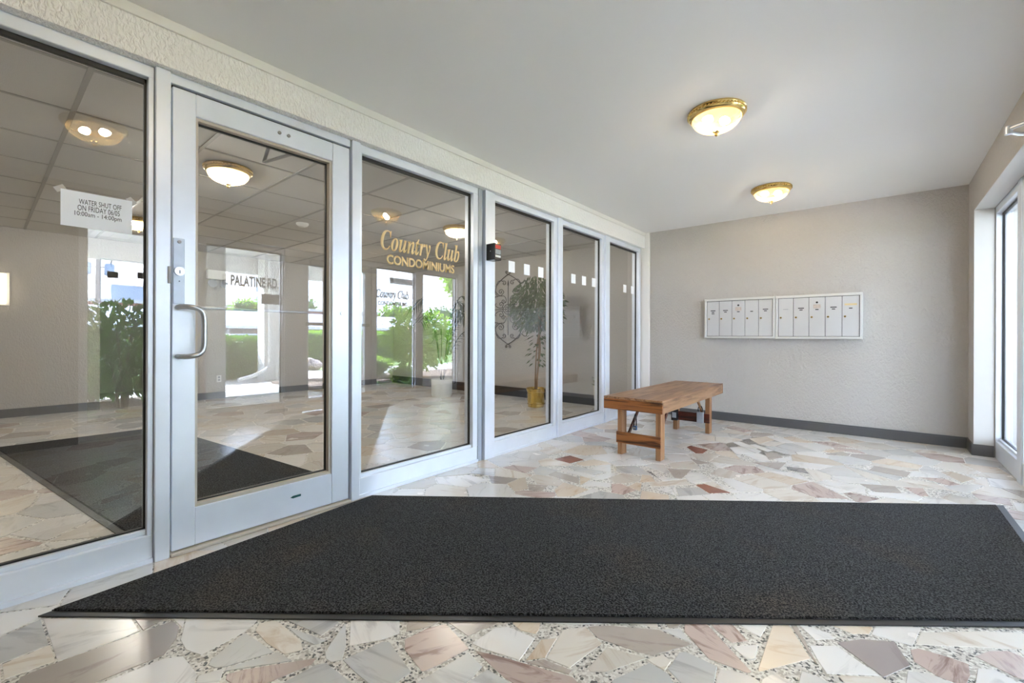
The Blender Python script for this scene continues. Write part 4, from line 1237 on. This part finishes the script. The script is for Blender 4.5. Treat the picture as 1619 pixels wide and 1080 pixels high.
def ficus():
    x, y = -3.956, 5.33
    t = thing('potted_ficus', 'bushy ficus tree with slim stems in a brass pot', 'potted tree', (x, y, 0))
    b = bmesh.new(); lathe(b, [(0.118, 0.0), (0.124, 0.006), (0.121, 0.02), (0.128, 0.05), (0.132, 0.22), (0.146, 0.255), (0.150, 0.275), (0.142, 0.282), (0.132, 0.262), (0.128, 0.24)], x, y, 40, True, True)
    pot = add('brass_pot', b, M['brass_pot'], t, smooth=True)
    for z in (0.045, 0.225):
        b = bmesh.new(); tube(b, [(x + 0.1325 * math.cos(a * PI / 20), y + 0.1325 * math.sin(a * PI / 20), z) for a in range(40)], 0.004, 6, True); add('pot_band', b, M['brass'], pot, smooth=True)
    b = bmesh.new(); lathe(b, [(0.127, 0.241), (0.08, 0.258), (0.001, 0.262)], x, y, 24, False, False); add('soil', b, M['soil'], t)
    rnd = random.Random(5)
    stems = [[(0, 0, 0.25), (0.02, 0.01, 0.5), (0.05, 0.0, 0.8), (0.04, 0.02, 1.05), (0.07, 0.0, 1.4)], [(0.03, -0.02, 0.25), (0.05, -0.03, 0.5), (0.07, 0, 0.8), (0.06, 0.0, 1.1), (0.0, 0.03, 1.5)], [(-0.03, 0.02, 0.25), (-0.01, 0.0, 0.5), (0.03, -0.02, 0.9), (0.10, -0.03, 1.2), (0.2, -0.05, 1.45)]]
    for s in stems:
        b = bmesh.new(); tube(b, [(x + p.x, y + p.y, p.z) for p in smooth_path(s, 5)], 0.012, 8); add('stem', b, M['bark'], t, smooth=True)
    b = bmesh.new()
    for k in range(1500):
        d = rdir(rnd)
        r = rnd.random() ** 0.35
        c = Vector((x + 0.04 + d.x * 0.42 * r, y + d.y * 0.36 * r - 0.03, 1.52 + d.z * 0.46 * r))
        if d.z < -0.2 and math.hypot(d.x, d.y) < 0.5: c.z += 0.1
        dd = Vector((d.x, d.y, -0.9 + rnd.uniform(-0.4, 0.5)))
        leaf(b, c, dd, rdir(rnd) + Vector((0, 0, 0.6)), rnd.uniform(0.07, 0.105), rnd.uniform(0.03, 0.042))
    for k in range(70):
        z = rnd.uniform(0.62, 1.1); a = rnd.uniform(0, 2 * PI); r = rnd.uniform(0.05, 0.2)
        leaf(b, (x + 0.05 + r * math.cos(a), y + r * math.sin(a), z), (math.cos(a), math.sin(a), -0.5), (0, 0, 1), rnd.uniform(0.07, 0.10), 0.045)
    for v in b.verts: v.co.y = min(v.co.y, YB - 0.03)
    o = add('foliage', b, M['leaf'], t); o['kind'] = 'stuff'
ficus()

def palm():
    x, y = -5.86, 5.14
    t = thing('potted_palm', 'dark palm in a low white round pot on the lobby floor', 'potted plant', (x, y, 0))
    b = bmesh.new(); lathe(b, [(0.155, 0.0), (0.165, 0.01), (0.178, 0.05), (0.182, 0.30), (0.178, 0.31), (0.165, 0.30), (0.163, 0.26)], x, y, 40)
    add('pot', b, M['whitepot'], t, smooth=True)
    b = bmesh.new(); lathe(b, [(0.163, 0.262), (0.08, 0.272), (0.001, 0.275)], x, y, 24, False, False); add('soil', b, M['soil'], t)
    rnd = random.Random(3)
    for k in range(13):
        a = 0.65 + (k - 4) * 0.10 + rnd.uniform(-0.1, 0.1) if k < 9 else rnd.uniform(0, 2 * PI)
        h = rnd.uniform(0.9, 1.55); rr = rnd.uniform(0.35, 0.62)
        pts = smooth_path([(x + 0.02 * math.cos(a), y + 0.02 * math.sin(a), 0.26), (x + rr * 0.3 * math.cos(a), y + rr * 0.3 * math.sin(a), 0.26 + h * 0.6), (x + rr * 0.7 * math.cos(a), y + rr * 0.7 * math.sin(a), 0.26 + h * 0.95), (x + rr * 1.2 * math.cos(a), y + rr * 1.2 * math.sin(a), 0.26 + h * 0.85)], 7)
        b = bmesh.new(); tube(b, pts, 0.006, 6)
        for i in range(6, len(pts) - 1):
            d = (pts[i + 1] - pts[i]).normalized(); s = d.cross(Vector((0, 0, 1))).normalized()
            for sg_ in (-1, 1):
                leaf(b, pts[i], d * 0.7 + s * sg_ + Vector((0, 0, -0.3)), (0, 0, 1), 0.26, 0.024, 0.1, 0.25)
        for v in b.verts: v.co.y = min(v.co.y, YB - 0.03)
        add('frond', b, M['palmleaf'], t)
palm()

def flower():
    x, y = -3.165, 5.80
    t = thing('potted_flowers', 'small white flowers in a tapered cream planter', 'potted plant', (x, y, 0))
    b = bmesh.new(); lathe(b, [(0.045, 0.0), (0.052, 0.005), (0.075, 0.30), (0.078, 0.335), (0.070, 0.335), (0.066, 0.30)], x, y, 28)
    add('planter', b, M['creampot'], t, smooth=True)
    rnd = random.Random(9); b = bmesh.new(); f = bmesh.new()
    for k in range(60):
        a = rnd.uniform(0, 2 * PI)
        leaf(b, (x + 0.04 * math.cos(a), y + 0.04 * math.sin(a), 0.31 + rnd.uniform(0, 0.12)), (math.cos(a), math.sin(a), 0.7), (0, 0, 1), 0.08, 0.03)
    for k in range(13):
        a = rnd.uniform(0, 2 * PI); r = rnd.uniform(0, 0.075); c = Vector((x + r * math.cos(a), y + r * math.sin(a), rnd.uniform(0.43, 0.56)))
        tube(b, [(x, y, 0.32), c], 0.0025, 5)
        for j in range(5):
            leaf(f, c, (math.cos(j * 1.256), math.sin(j * 1.256), 0.3), (0, 0, 1), 0.032, 0.026)
            leaf(f, c, (math.cos(j * 1.256) * 0.5, -0.8, math.sin(j * 1.256)), (0, -1, 0), 0.032, 0.026)
    add('leaves', b, M['leaf'], t)['kind'] = 'stuff'
    add('blossoms', f, M['petal'], t)['kind'] = 'stuff'
flower()

sd = thing('smoke_detector', 'round white smoke detector on the lobby tile ceiling', 'smoke detector', (-5.40, 2.50, ZL))
b = bmesh.new(); lathe(b, [(0.07, 0.0), (0.07, -0.015), (0.058, -0.03), (0.045, -0.042)], -5.40, 2.50, 28); add('housing', b, M['white_plastic'], sd, smooth=True)
b = bmesh.new(); lathe(b, [(0.03, -0.042), (0.028, -0.048)], -5.40, 2.50, 20); add('sensor_cap', b, M['white_plastic'], sd, smooth=True)
for o in sd.children: o.location.z = 0
for o in sd.children:
    for v in o.data.vertices: v.co.z += ZL
em = thing('emergency_light', 'white emergency light with two lamp heads on far lobby wall', 'emergency light', (XL, 2.53, 1.85))
add('case', bx(XL, XL + 0.09, 2.36, 2.66, 1.98, 2.13, bev=0.01, seg=2), M['white_plastic'], em)
for yy in (2.42, 2.60):
    b = bmesh.new(); lathe(b, [(0.03, 0.0), (0.062, 0.05), (0.066, 0.075), (0.058, 0.078)], 0, 0, 20)
    b2 = bmesh.new(); join(b2, b, Matrix.Translation((XL + 0.05, yy, 1.91)) @ Matrix.Rotation(PI / 2, 4, 'Y')); add('lamp_head', b2, M['greyplastic'], em, smooth=True)
    b = bmesh.new(); cyl(b, (XL + 0.05, yy, 1.93), (XL + 0.05, yy, 1.985), 0.014, 10); add('bracket', b, M['greyplastic'], em)
ol = thing('wall_outlet', 'white electrical outlet low on the far lobby wall', 'outlet', (XL, 2.57, 0.28))
add('cover_plate', bx(XL, XL + 0.008, 2.515, 2.585, 0.27, 0.385, bev=0.002), M['white_plastic'], ol)
for zz in (0.295, 0.34): add('socket', bx(XL + 0.0075, XL + 0.010, 2.535, 2.565, zz, zz + 0.028), M['greyplastic'], ol)
scn = thing('wall_panel', 'cream glowing rectangular sconce on the far lobby wall', 'wall light', (XL, 0.13, 1.4))
add('back_plate', bx(XL, XL + 0.02, 0.0, 0.235, 1.42, 1.84, bev=0.004), M['trim'], scn)
add('lit_face', bx(XL + 0.02, XL + 0.07, 0.02, 0.205, 1.44, 1.82, bev=0.01), M['panel'], scn)  # even cream glow given to the face of a framed panel

# ------------------------------------------------------------------ outside
GZ = -0.03
def ext(name, bm, mat, label, cat, kind='structure', **k): return single(name, bm, mat, label, cat, kind=kind, **k)
ext('ground_pavement', bx(0.95, 8.2, -30, 60, GZ - 0.2, GZ), M['concrete'], 'concrete walk outside the entrance', 'pavement')
ext('ground_lawn', bx(8.2, 17.0, -60, 90, GZ - 0.3, GZ - 0.03), M['lawn'], 'lawn strip beyond the walk', 'lawn')
ext('ground_road', bx(17.0, 110.0, -120, 160, GZ - 0.6, GZ - 0.25), M['asphalt'], 'asphalt parking area and road', 'road')
ext('ground_planting_bed', bx(0.97, 4.2, -1.0, 1.95, GZ, GZ + 0.06), M['mulch'], 'mulched planting bed under the planter window', 'planting bed')
ext('ground_corner_bed', bx(0.97, 5.3, 4.2, 10.0, GZ, GZ + 0.05), M['mulch'], 'mulched bed outside the far outer windows', 'planting bed')
# entrance canopy with boarded soffit
cp = thing('canopy_roof', 'deep white entrance canopy with boarded soffit', 'canopy', (3.5, 3.0, 3.0), kind='structure')
add('roof_deck', bx(0.95, 6.6, -2.5, 6.6, 3.04, 3.3), M['stucco'], cp)
me_ = None
k = 0
yy = -2.5
while yy < 6.5:
    o = add('soffit_board', bx(0.95, 6.5, yy + 0.010, yy + 0.285, 3.0, 3.03, bev=0.004), M['soffit'], cp)
    yy += 0.295
add('fascia', bx(6.5, 6.62, -2.5, 6.6, 2.55, 3.3, bev=0.01), M['soffit'], cp)
add('fascia', bx(0.95, 6.5, 6.5, 6.62, 2.80, 3.3, bev=0.01), M['soffit'], cp)
add('fascia', bx(0.95, 6.5, -2.62, -2.5, 2.80, 3.3, bev=0.01), M['soffit'], cp)
add('outer_wall_above', bx(0.90, 0.95, YR, YB + 1.5, ZC - 0.3, 3.05), M['stucco'], cp)
for k, (xx, yy) in enumerate(((3.2, 2.55), (3.3, 4.9), (3.0, 0.6), (5.3, 3.0))):
    t = thing('soffit_light', ('warm round downlight in the canopy soffit near the street pier', 'warm round downlight in the canopy above the corner bed', 'warm round downlight in the canopy by the planter shrub', 'warm round downlight at the canopy outer edge')[k], 'downlight', (xx, yy, 3.0), 'downlights in the canopy soffit')
    b = bmesh.new(); lathe(b, [(0.085, 3.0), (0.095, 2.995), (0.095, 2.99), (0.075, 2.99)], xx, yy, 24, False, False); add('trim_ring', b, M['soffit'], t)
    b = bmesh.new(); lathe(b, [(0.074, 2.994), (0.001, 2.992)], xx, yy, 20, False, False); add('lens', b, M['canlight'], t)
pr = ext('canopy_pier', bx(2.65, 3.0, 1.98, 2.47, GZ, 3.0, bev=0.01), M['stucco'], 'white stucco pier under the canopy by the street-name window', 'pier')
pc = thing('canopy_column', 'square white canopy column with a downspout', 'column', (6.3, 4.55, GZ), kind='structure')
add('shaft', bx(6.06, 6.46, 4.34, 4.76, GZ, 3.0, bev=0.01), M['stucco'], pc)
b = bmesh.new(); tube(b, smooth_path([(6.0, 4.45, 2.9), (6.0, 4.45, 1.5), (6.0, 4.45, 0.45), (5.98, 4.40, 0.28), (5.9, 4.1, 0.14), (5.8, 3.7, 0.05)], 5), 0.045, 12); add('downspout', b, M['soffit'], pc, smooth=True)
ext('canopy_post', bx(6.1, 6.26, 6.28, 6.44, GZ, 3.0, bev=0.006), M['soffit'], 'slim white canopy post beside the corner bed', 'post')

def bush(name, label, cat, c, rad, hgt, n, m, ln=0.07, wd=0.045, seed=1, core=True, stem=0.0, group=None):
    rnd = random.Random(seed)
    t = thing(name, label, cat, (c[0], c[1], c[2]), group)
    zc = c[2] + stem + (hgt - stem) / 2; rz = (hgt - stem) / 2
    if core:
        b = bmesh.new(); blob(b, (c[0], c[1], zc), 1.0, 3, 0.10, (rad[0] * 0.86, rad[1] * 0.86, rz * 0.86), seed)
        for v in b.verts: v.co.z = max(v.co.z, c[2] + 0.005)
        add('inner_growth', b, M['leaf_dark'], t)
    b = bmesh.new()
    ph = [rnd.uniform(0, 6) for _ in range(4)]
    for k in range(n):
        d = rdir(rnd)
        lump = 1 + 0.13 * math.sin(4 * d.x + ph[0]) * math.sin(4 * d.y + ph[1]) + 0.08 * math.sin(7 * d.z + ph[2])
        r = (0.82 + 0.22 * rnd.random()) * lump if core else rnd.random() ** 0.4 * lump
        p = Vector((c[0] + d.x * rad[0] * r, c[1] + d.y * rad[1] * r, max(c[2] + 0.01, zc + d.z * rz * r)))
        leaf(b, p, d + rdir(rnd) * 0.8 + Vector((0, 0, 0.1)), rdir(rnd) + Vector((0, 0, 0.8)), ln * rnd.uniform(0.7, 1.25), wd * rnd.uniform(0.8, 1.2))
    for v in b.verts: v.co.z = max(v.co.z, c[2] + 0.003)
    add('foliage', b, m, t)['kind'] = 'stuff'
    if stem or not core:
        for k in range(4):
            a = rnd.uniform(0, 2 * PI)
            b = bmesh.new(); tube(b, smooth_path([(c[0] + 0.04 * math.cos(a), c[1] + 0.04 * math.sin(a), c[2]), (c[0] + rad[0] * 0.2 * math.cos(a), c[1] + rad[1] * 0.2 * math.sin(a), zc - rz * 0.4), (c[0] + rad[0] * 0.55 * math.cos(a), c[1] + rad[1] * 0.55 * math.sin(a), zc + rz * 0.4)], 4), [0.016] * 4 + [0.012] * 4 + [0.006], 6)
            add('stem', b, M['bark'], t)
    return t
def hedge(label, x0, x1, y0, y1, h, n, m, seed):
    rnd = random.Random(seed)
    t = thing('clipped_hedge', label, 'hedge', ((x0 + x1) / 2, (y0 + y1) / 2, GZ))
    b = bmesh.new(); box(b, x0 + 0.08, x1 - 0.08, y0 + 0.08, y1 - 0.08, GZ, h - 0.08, bev=0.1, seg=3); add('inner_growth', b, M['leaf_dark'], t)
    b = bmesh.new()
    A = [(y1 - y0) * h, (y1 - y0) * h, (x1 - x0) * h, (x1 - x0) * h, (x1 - x0) * (y1 - y0)]
    for k in range(n):
        f = rnd.choices(range(5), A)[0]; j = rnd.uniform(-0.05, 0.05)
        u, v = rnd.random(), rnd.random()
        p, d = [((x0 + 0.05 + j, y0 + u * (y1 - y0), GZ + v * h), (-1, 0, 0)), ((x1 - 0.05 + j, y0 + u * (y1 - y0), GZ + v * h), (1, 0, 0)), ((x0 + u * (x1 - x0), y0 + 0.05 + j, GZ + v * h), (0, -1, 0)), ((x0 + u * (x1 - x0), y1 - 0.05 + j, GZ + v * h), (0, 1, 0)), ((x0 + u * (x1 - x0), y0 + v * (y1 - y0), h - 0.05 + j), (0, 0, 1))][f]
        leaf(b, p, Vector(d) + rdir(rnd) * 0.8, rdir(rnd) + Vector((0, 0, 0.7)), rnd.uniform(0.07, 0.13), 0.06)
    add('foliage', b, m, t)['kind'] = 'stuff'
hedge('clipped dark hedge behind the canopy column', 6.85, 7.7, 2.9, 4.75, 1.0, 3800, M['leaf_mid'], 21)
hedge('long sunlit yellow-green hedge across the lawn', 12.0, 13.4, 7.2, 12.8, 1.22, 5200, M['leaf_light'], 22)
bush('leafy_shrub', 'tall leafy shrub outside the planter window', 'shrub', (1.85, 1.12, GZ + 0.05), (0.62, 0.62), 1.42, 1500, M['leaf_mid'], 0.11, 0.06, 31, core=False, stem=0.3)
bush('leafy_shrub', 'second leafy shrub farther from the planter window', 'shrub', (3.85, 1.1, GZ + 0.05), (0.75, 0.75), 1.1, 1500, M['leaf_mid'], 0.12, 0.07, 35, core=False, stem=0.05)
bush('leafy_shrub', 'broad bright shrub in the corner bed', 'shrub', (3.6, 7.05, GZ + 0.04), (0.85, 0.95), 1.66, 2300, M['leaf_light'], 0.13, 0.085, 32, core=False, stem=0.25)
bush('round_bush', 'low round clipped bush in front of the sunlit hedge', 'bush', (4.7, 6.35, GZ + 0.04), (0.5, 0.55), 0.55, 1800, M['leaf_light'], 0.05, 0.03, 33)
bush('round_bush', 'small round bush beside the broad bright shrub', 'bush', (2.5, 5.75, GZ + 0.04), (0.28, 0.28), 0.42, 900, M['leaf_light'], 0.05, 0.035, 34)
def hosta(label, x, y, z, r, seed, group):
    rnd = random.Random(seed)
    t = thing('hosta_plant', label, 'plant', (x, y, z), group)
    for k in range(16):
        a = 2.4 * k + rnd.uniform(-0.2, 0.2); e = 0.15 + 0.9 * k / 16
        b = bmesh.new(); leaf(b, (x + 0.02 * math.cos(a), y + 0.02 * math.sin(a), z + 0.03 + 0.10 * e), (math.cos(a), math.sin(a), e * 0.8), (0, 0, 1), r * (1.15 - 0.4 * e), r * 0.5, 0.12, 0.3)
        add('leaf_blade', b, M['leaf_hosta'], t)
where = ['nearest the outer pier', 'second from the outer pier', 'third from the outer pier', 'nearest the mullion']
for k in range(4):
    hosta('pale-edged hosta under the planter window, ' + where[k], 1.30 + 0.22 * (k % 2), 0.35 + 0.36 * k, GZ + 0.06, 0.21, 40 + k, 'hostas under the planter window')
where = ['beside the outer door', 'second from the outer door', 'third from the outer door', 'last in the row']
for k in range(4):
    hosta('dark hosta in the corner bed, ' + where[k], 1.75 + 0.25 * (k % 2), 4.50 + 0.37 * k, GZ + 0.05, 0.22, 50 + k, 'hostas in the corner bed')
for k, (x, y, r, lb) in enumerate(((8.7, 6.75, 0.30, 'large pinkish boulder on the lawn edge'), (9.1, 6.0, 0.22, 'smaller boulder left of the large one'))):
    b = bmesh.new(); blob(b, (x, y, GZ + r * 0.5), r, 3, 0.22, (1.2, 1.0, 0.75), 60 + k)
    single('lawn_boulder', b, M['rock'], lb, 'boulder', 'boulders on the lawn', origin=(x, y, GZ))
# low garage row
gr = thing('garage_building', 'long low garage building with pale shallow roof', 'building', (27, 12, GZ), kind=None)
add('wall', bx(25.5, 31.0, -6, 45, GZ - 0.25, 1.62), M['garage'], gr)
b = bmesh.new()
for y0, y1 in ((-6.5, 45.5),):
    vs = [b.verts.new(p) for p in ((24.8, y0, 1.6), (24.8, y1, 1.6), (28.2, y1, 2.75), (28.2, y0, 2.75), (31.6, y0, 1.6), (31.6, y1, 1.6))]
    for f in ((0, 1, 2, 3), (3, 2, 5, 4), (0, 3, 4), (1, 5, 2), (0, 4, 5, 1)): b.faces.new([vs[i] for i in f])
rf = add('roof', b, M['roofing'], gr)
add('fascia_board', bx(24.75, 24.82, -6.5, 45.5, 1.50, 1.68), M['soffit'], rf)
for k in range(9):
    y0 = -4 + 5.2 * k
    add('garage_door', bx(25.44, 25.5, y0, y0 + 3.4, GZ - 0.25, 1.45, bev=0.01), M['stucco'] if k % 3 == 0 else M['mail'], gr)
# far brick building and rooftop units
br = thing('brick_building', 'far flat-roofed brick building with rooftop units', 'building', (62, 10, GZ))
add('wall', bx(58, 75, -25, 60, GZ - 0.5, 4.6), M['brick'], br)
add('parapet', bx(57.9, 75.1, -25.1, 60.1, 4.6, 4.95), M['stucco'], br)
for k, (y, wd, h) in enumerate(((3.0, 3.0, 1.6), (9.2, 5.5, 1.7), (14.0, 1.6, 2.2), (24, 4, 1.5))):
    add('rooftop_unit', bx(60, 63, y, y + wd, 4.9, 4.95 + h, bev=0.05), M['transformer'], br)
for k in range(10):
    add('window', bx(57.93, 58.02, -20 + 7.5 * k, -17 + 7.5 * k, 1.2, 3.2), M['carglass'], br)
# utility pole
def upole(label, x, y, h):
    t = thing('utility_pole', label, 'utility pole', (x, y, GZ - 0.25))
    b = bmesh.new(); tube(b, [(x, y, GZ - 0.25), (x, y + 0.05, h)], [0.20, 0.13], 12); add('pole', b, M['pole'], t, smooth=True)
    ca = add('cross_arm', bx(x - 0.2, x - 0.08, y - 1.15, y + 1.15, h - 0.75, h - 0.62), M['pole'], t)
    for k in (-1.0, -0.45, 0.45, 1.05):
        b = bmesh.new(); lathe(b, [(0.05, h - 0.62), (0.07, h - 0.52), (0.04, h - 0.45), (0.06, h - 0.38)], x - 0.14, y + k, 10); add('insulator', b, M['transformer'], ca)
    for s in (-1, 1):
        b = bmesh.new(); obox(b, (x - 0.14, y + s * 0.75, h - 0.72), (x - 0.14, y + s * 0.1, h - 1.25), 0.05, 0.05); add('arm_brace', b, M['pole'], t)
        b = bmesh.new(); lathe(b, [(0.20, h - 3.0), (0.29, h - 2.97), (0.30, h - 2.2), (0.26, h - 2.12), (0.05, h - 2.08)], x - 0.1, y + s * 0.65, 16); tf = add('transformer', b, M['transformer'], t, smooth=True)
        b = bmesh.new(); cyl(b, (x - 0.1, y + s * 0.72, h - 2.1), (x - 0.1, y + s * 0.78, h - 1.85), 0.04, 8); add('bushing', b, M['wire'], tf)
        b = bmesh.new(); obox(b, (x, y, h - 2.4), (x - 0.1, y + s * 0.5, h - 2.4), 0.06, 0.06); add('bracket', b, M['pole'], t)
upole('weathered utility pole with two grey transformers', 40, 5.62, 8.6)
upole('second utility pole further along the road', 40, 17.5, 8.2)
for k, (dy, z) in enumerate(((-1.0, 8.22), (0.45, 8.22), (1.05, 8.22), (0.0, 5.2))):
    pts = []
    for i in range(25):
        s = i / 24; yy = -30 + 100 * s
        span = (yy - 5.62) / 12; fr = span - math.floor(span)
        pts.append((39.55 + 0.05 * k, yy, z - 0.5 * 4 * fr * (1 - fr)))
    b = bmesh.new(); tube(b, pts, 0.014, 5)
    single('overhead_wire', b, M['wire'], ('lowest thick overhead wire along the road' if k == 3 else ('nearest top overhead wire on the pole arms', 'middle top overhead wire on the pole arms', 'outermost top overhead wire on the pole arms')[k]), 'wire', 'overhead wires')
# parked car
def car():
    x, y = 21.5, 8.9
    t = thing('parked_car', 'silver parked car in front of the garage doors', 'car', (x, y, GZ - 0.25))
    z0 = GZ - 0.25
    prof = [(-2.2, 0.35), (-2.25, 0.65), (-2.1, 0.85), (-1.2, 0.95), (-0.55, 1.40), (0.75, 1.44), (1.6, 1.0), (2.15, 0.92), (2.25, 0.6), (2.2, 0.35)]
    b = bmesh.new()
    L = [[b.verts.new((x + s * (0.85 if z < 1.2 else 0.66), y + a, z0 + z)) for a, z in prof] for s in (-1, 1)]
    for i in range(len(prof) - 1): b.faces.new((L[0][i], L[0][i + 1], L[1][i + 1], L[1][i]))
    b.faces.new(L[0]); b.faces.new(L[1][::-1]); b.faces.new((L[0][0], L[1][0], L[1][-1], L[0][-1]))
    bmesh.ops.bevel(b, geom=b.edges[:], offset=0.05, segments=2, affect='EDGES')
    add('body', b, M['carpaint'], t, smooth=True)
    for s in (-1, 1):
        b = bmesh.new(); vs = [b.verts.new((x + s * w_, y + a, z0 + z)) for a, z, w_ in ((-1.0, 0.98, 0.862), (-0.5, 1.34, 0.70), (0.68, 1.37, 0.70), (1.35, 1.0, 0.862))]
        b.faces.new(vs); r = bmesh.ops.extrude_face_region(b, geom=b.faces[:])
        for g in r['geom']:
            if isinstance(g, bmesh.types.BMVert): g.co.x += s * 0.012
        add('side_window', b, M['carglass'], t)
        for a in (-1.4, 1.4):
            b = bmesh.new(); cyl(b, (x + s * 0.62, y + a, z0 + 0.33), (x + s * 0.87, y + a, z0 + 0.33), 0.33, 24); wh = add('wheel', b, M['gasket'], t, smooth=True)
            b = bmesh.new(); cyl(b, (x + s * 0.865, y + a, z0 + 0.33), (x + s * 0.88, y + a, z0 + 0.33), 0.2, 20); add('hubcap', b, M['steel'], wh, smooth=True)
car()
def tree(label, x, y, h, r, n, m, seed):
    rnd = random.Random(seed)
    t = thing('shade_tree', label, 'tree', (x, y, GZ - 0.2), 'trees beyond the garages')
    b = bmesh.new(); tube(b, [(x, y, GZ - 0.2), (x + 0.1, y, h * 0.35), (x, y + 0.1, h * 0.7)], [r * 0.09, r * 0.07, r * 0.03], 10); add('trunk', b, M['bark'], t, smooth=True)
    lobes = [(rdir(rnd) * r * 0.55 + Vector((x, y, h - r * 0.75)), r * rnd.uniform(0.45, 0.62)) for _ in range(9)]
    core = bmesh.new()
    for k, (c, q) in enumerate(lobes): blob(core, c, q * 0.8, 2, 0.15, (1, 1, 0.85), seed + k)
    add('inner_growth', core, M['leaf_dark'], t)
    b = bmesh.new()
    for k in range(n):
        c, q = rnd.choice(lobes); d = rdir(rnd)
        leaf(b, c + Vector((d.x, d.y, d.z * 0.85)) * q * rnd.uniform(0.75, 1.08), d + rdir(rnd) * 0.8, rdir(rnd) + Vector((0, 0, 0.7)), r * 0.13, r * 0.09)
    add('foliage', b, m, t)['kind'] = 'stuff'
tree('large light green tree rising beside the slim canopy post', 9.2, 14.9, 5.6, 1.7, 2600, M['leaf_light'], 71)
tree('rounded tree behind the garage roof, nearest the pole', 46, 30, 3.7, 2.6, 1700, M['leaf_mid'], 72)
tree('broad tree behind the garage roof in the middle of the row', 46, 37, 4.6, 3.0, 1900, M['leaf_light'], 73)
tree('dense tree behind the garage roof at the far end of the row', 46, 45, 5.0, 3.2, 1900, M['leaf_mid'], 74)
tree('distant tree seen low above the brick building', 84, 40, 8.2, 5.0, 1500, M['leaf_mid'], 75)
tree('distant tree above the hedge line by the outer door', 50, 20.5, 5.6, 2.6, 1300, M['leaf_light'], 76)
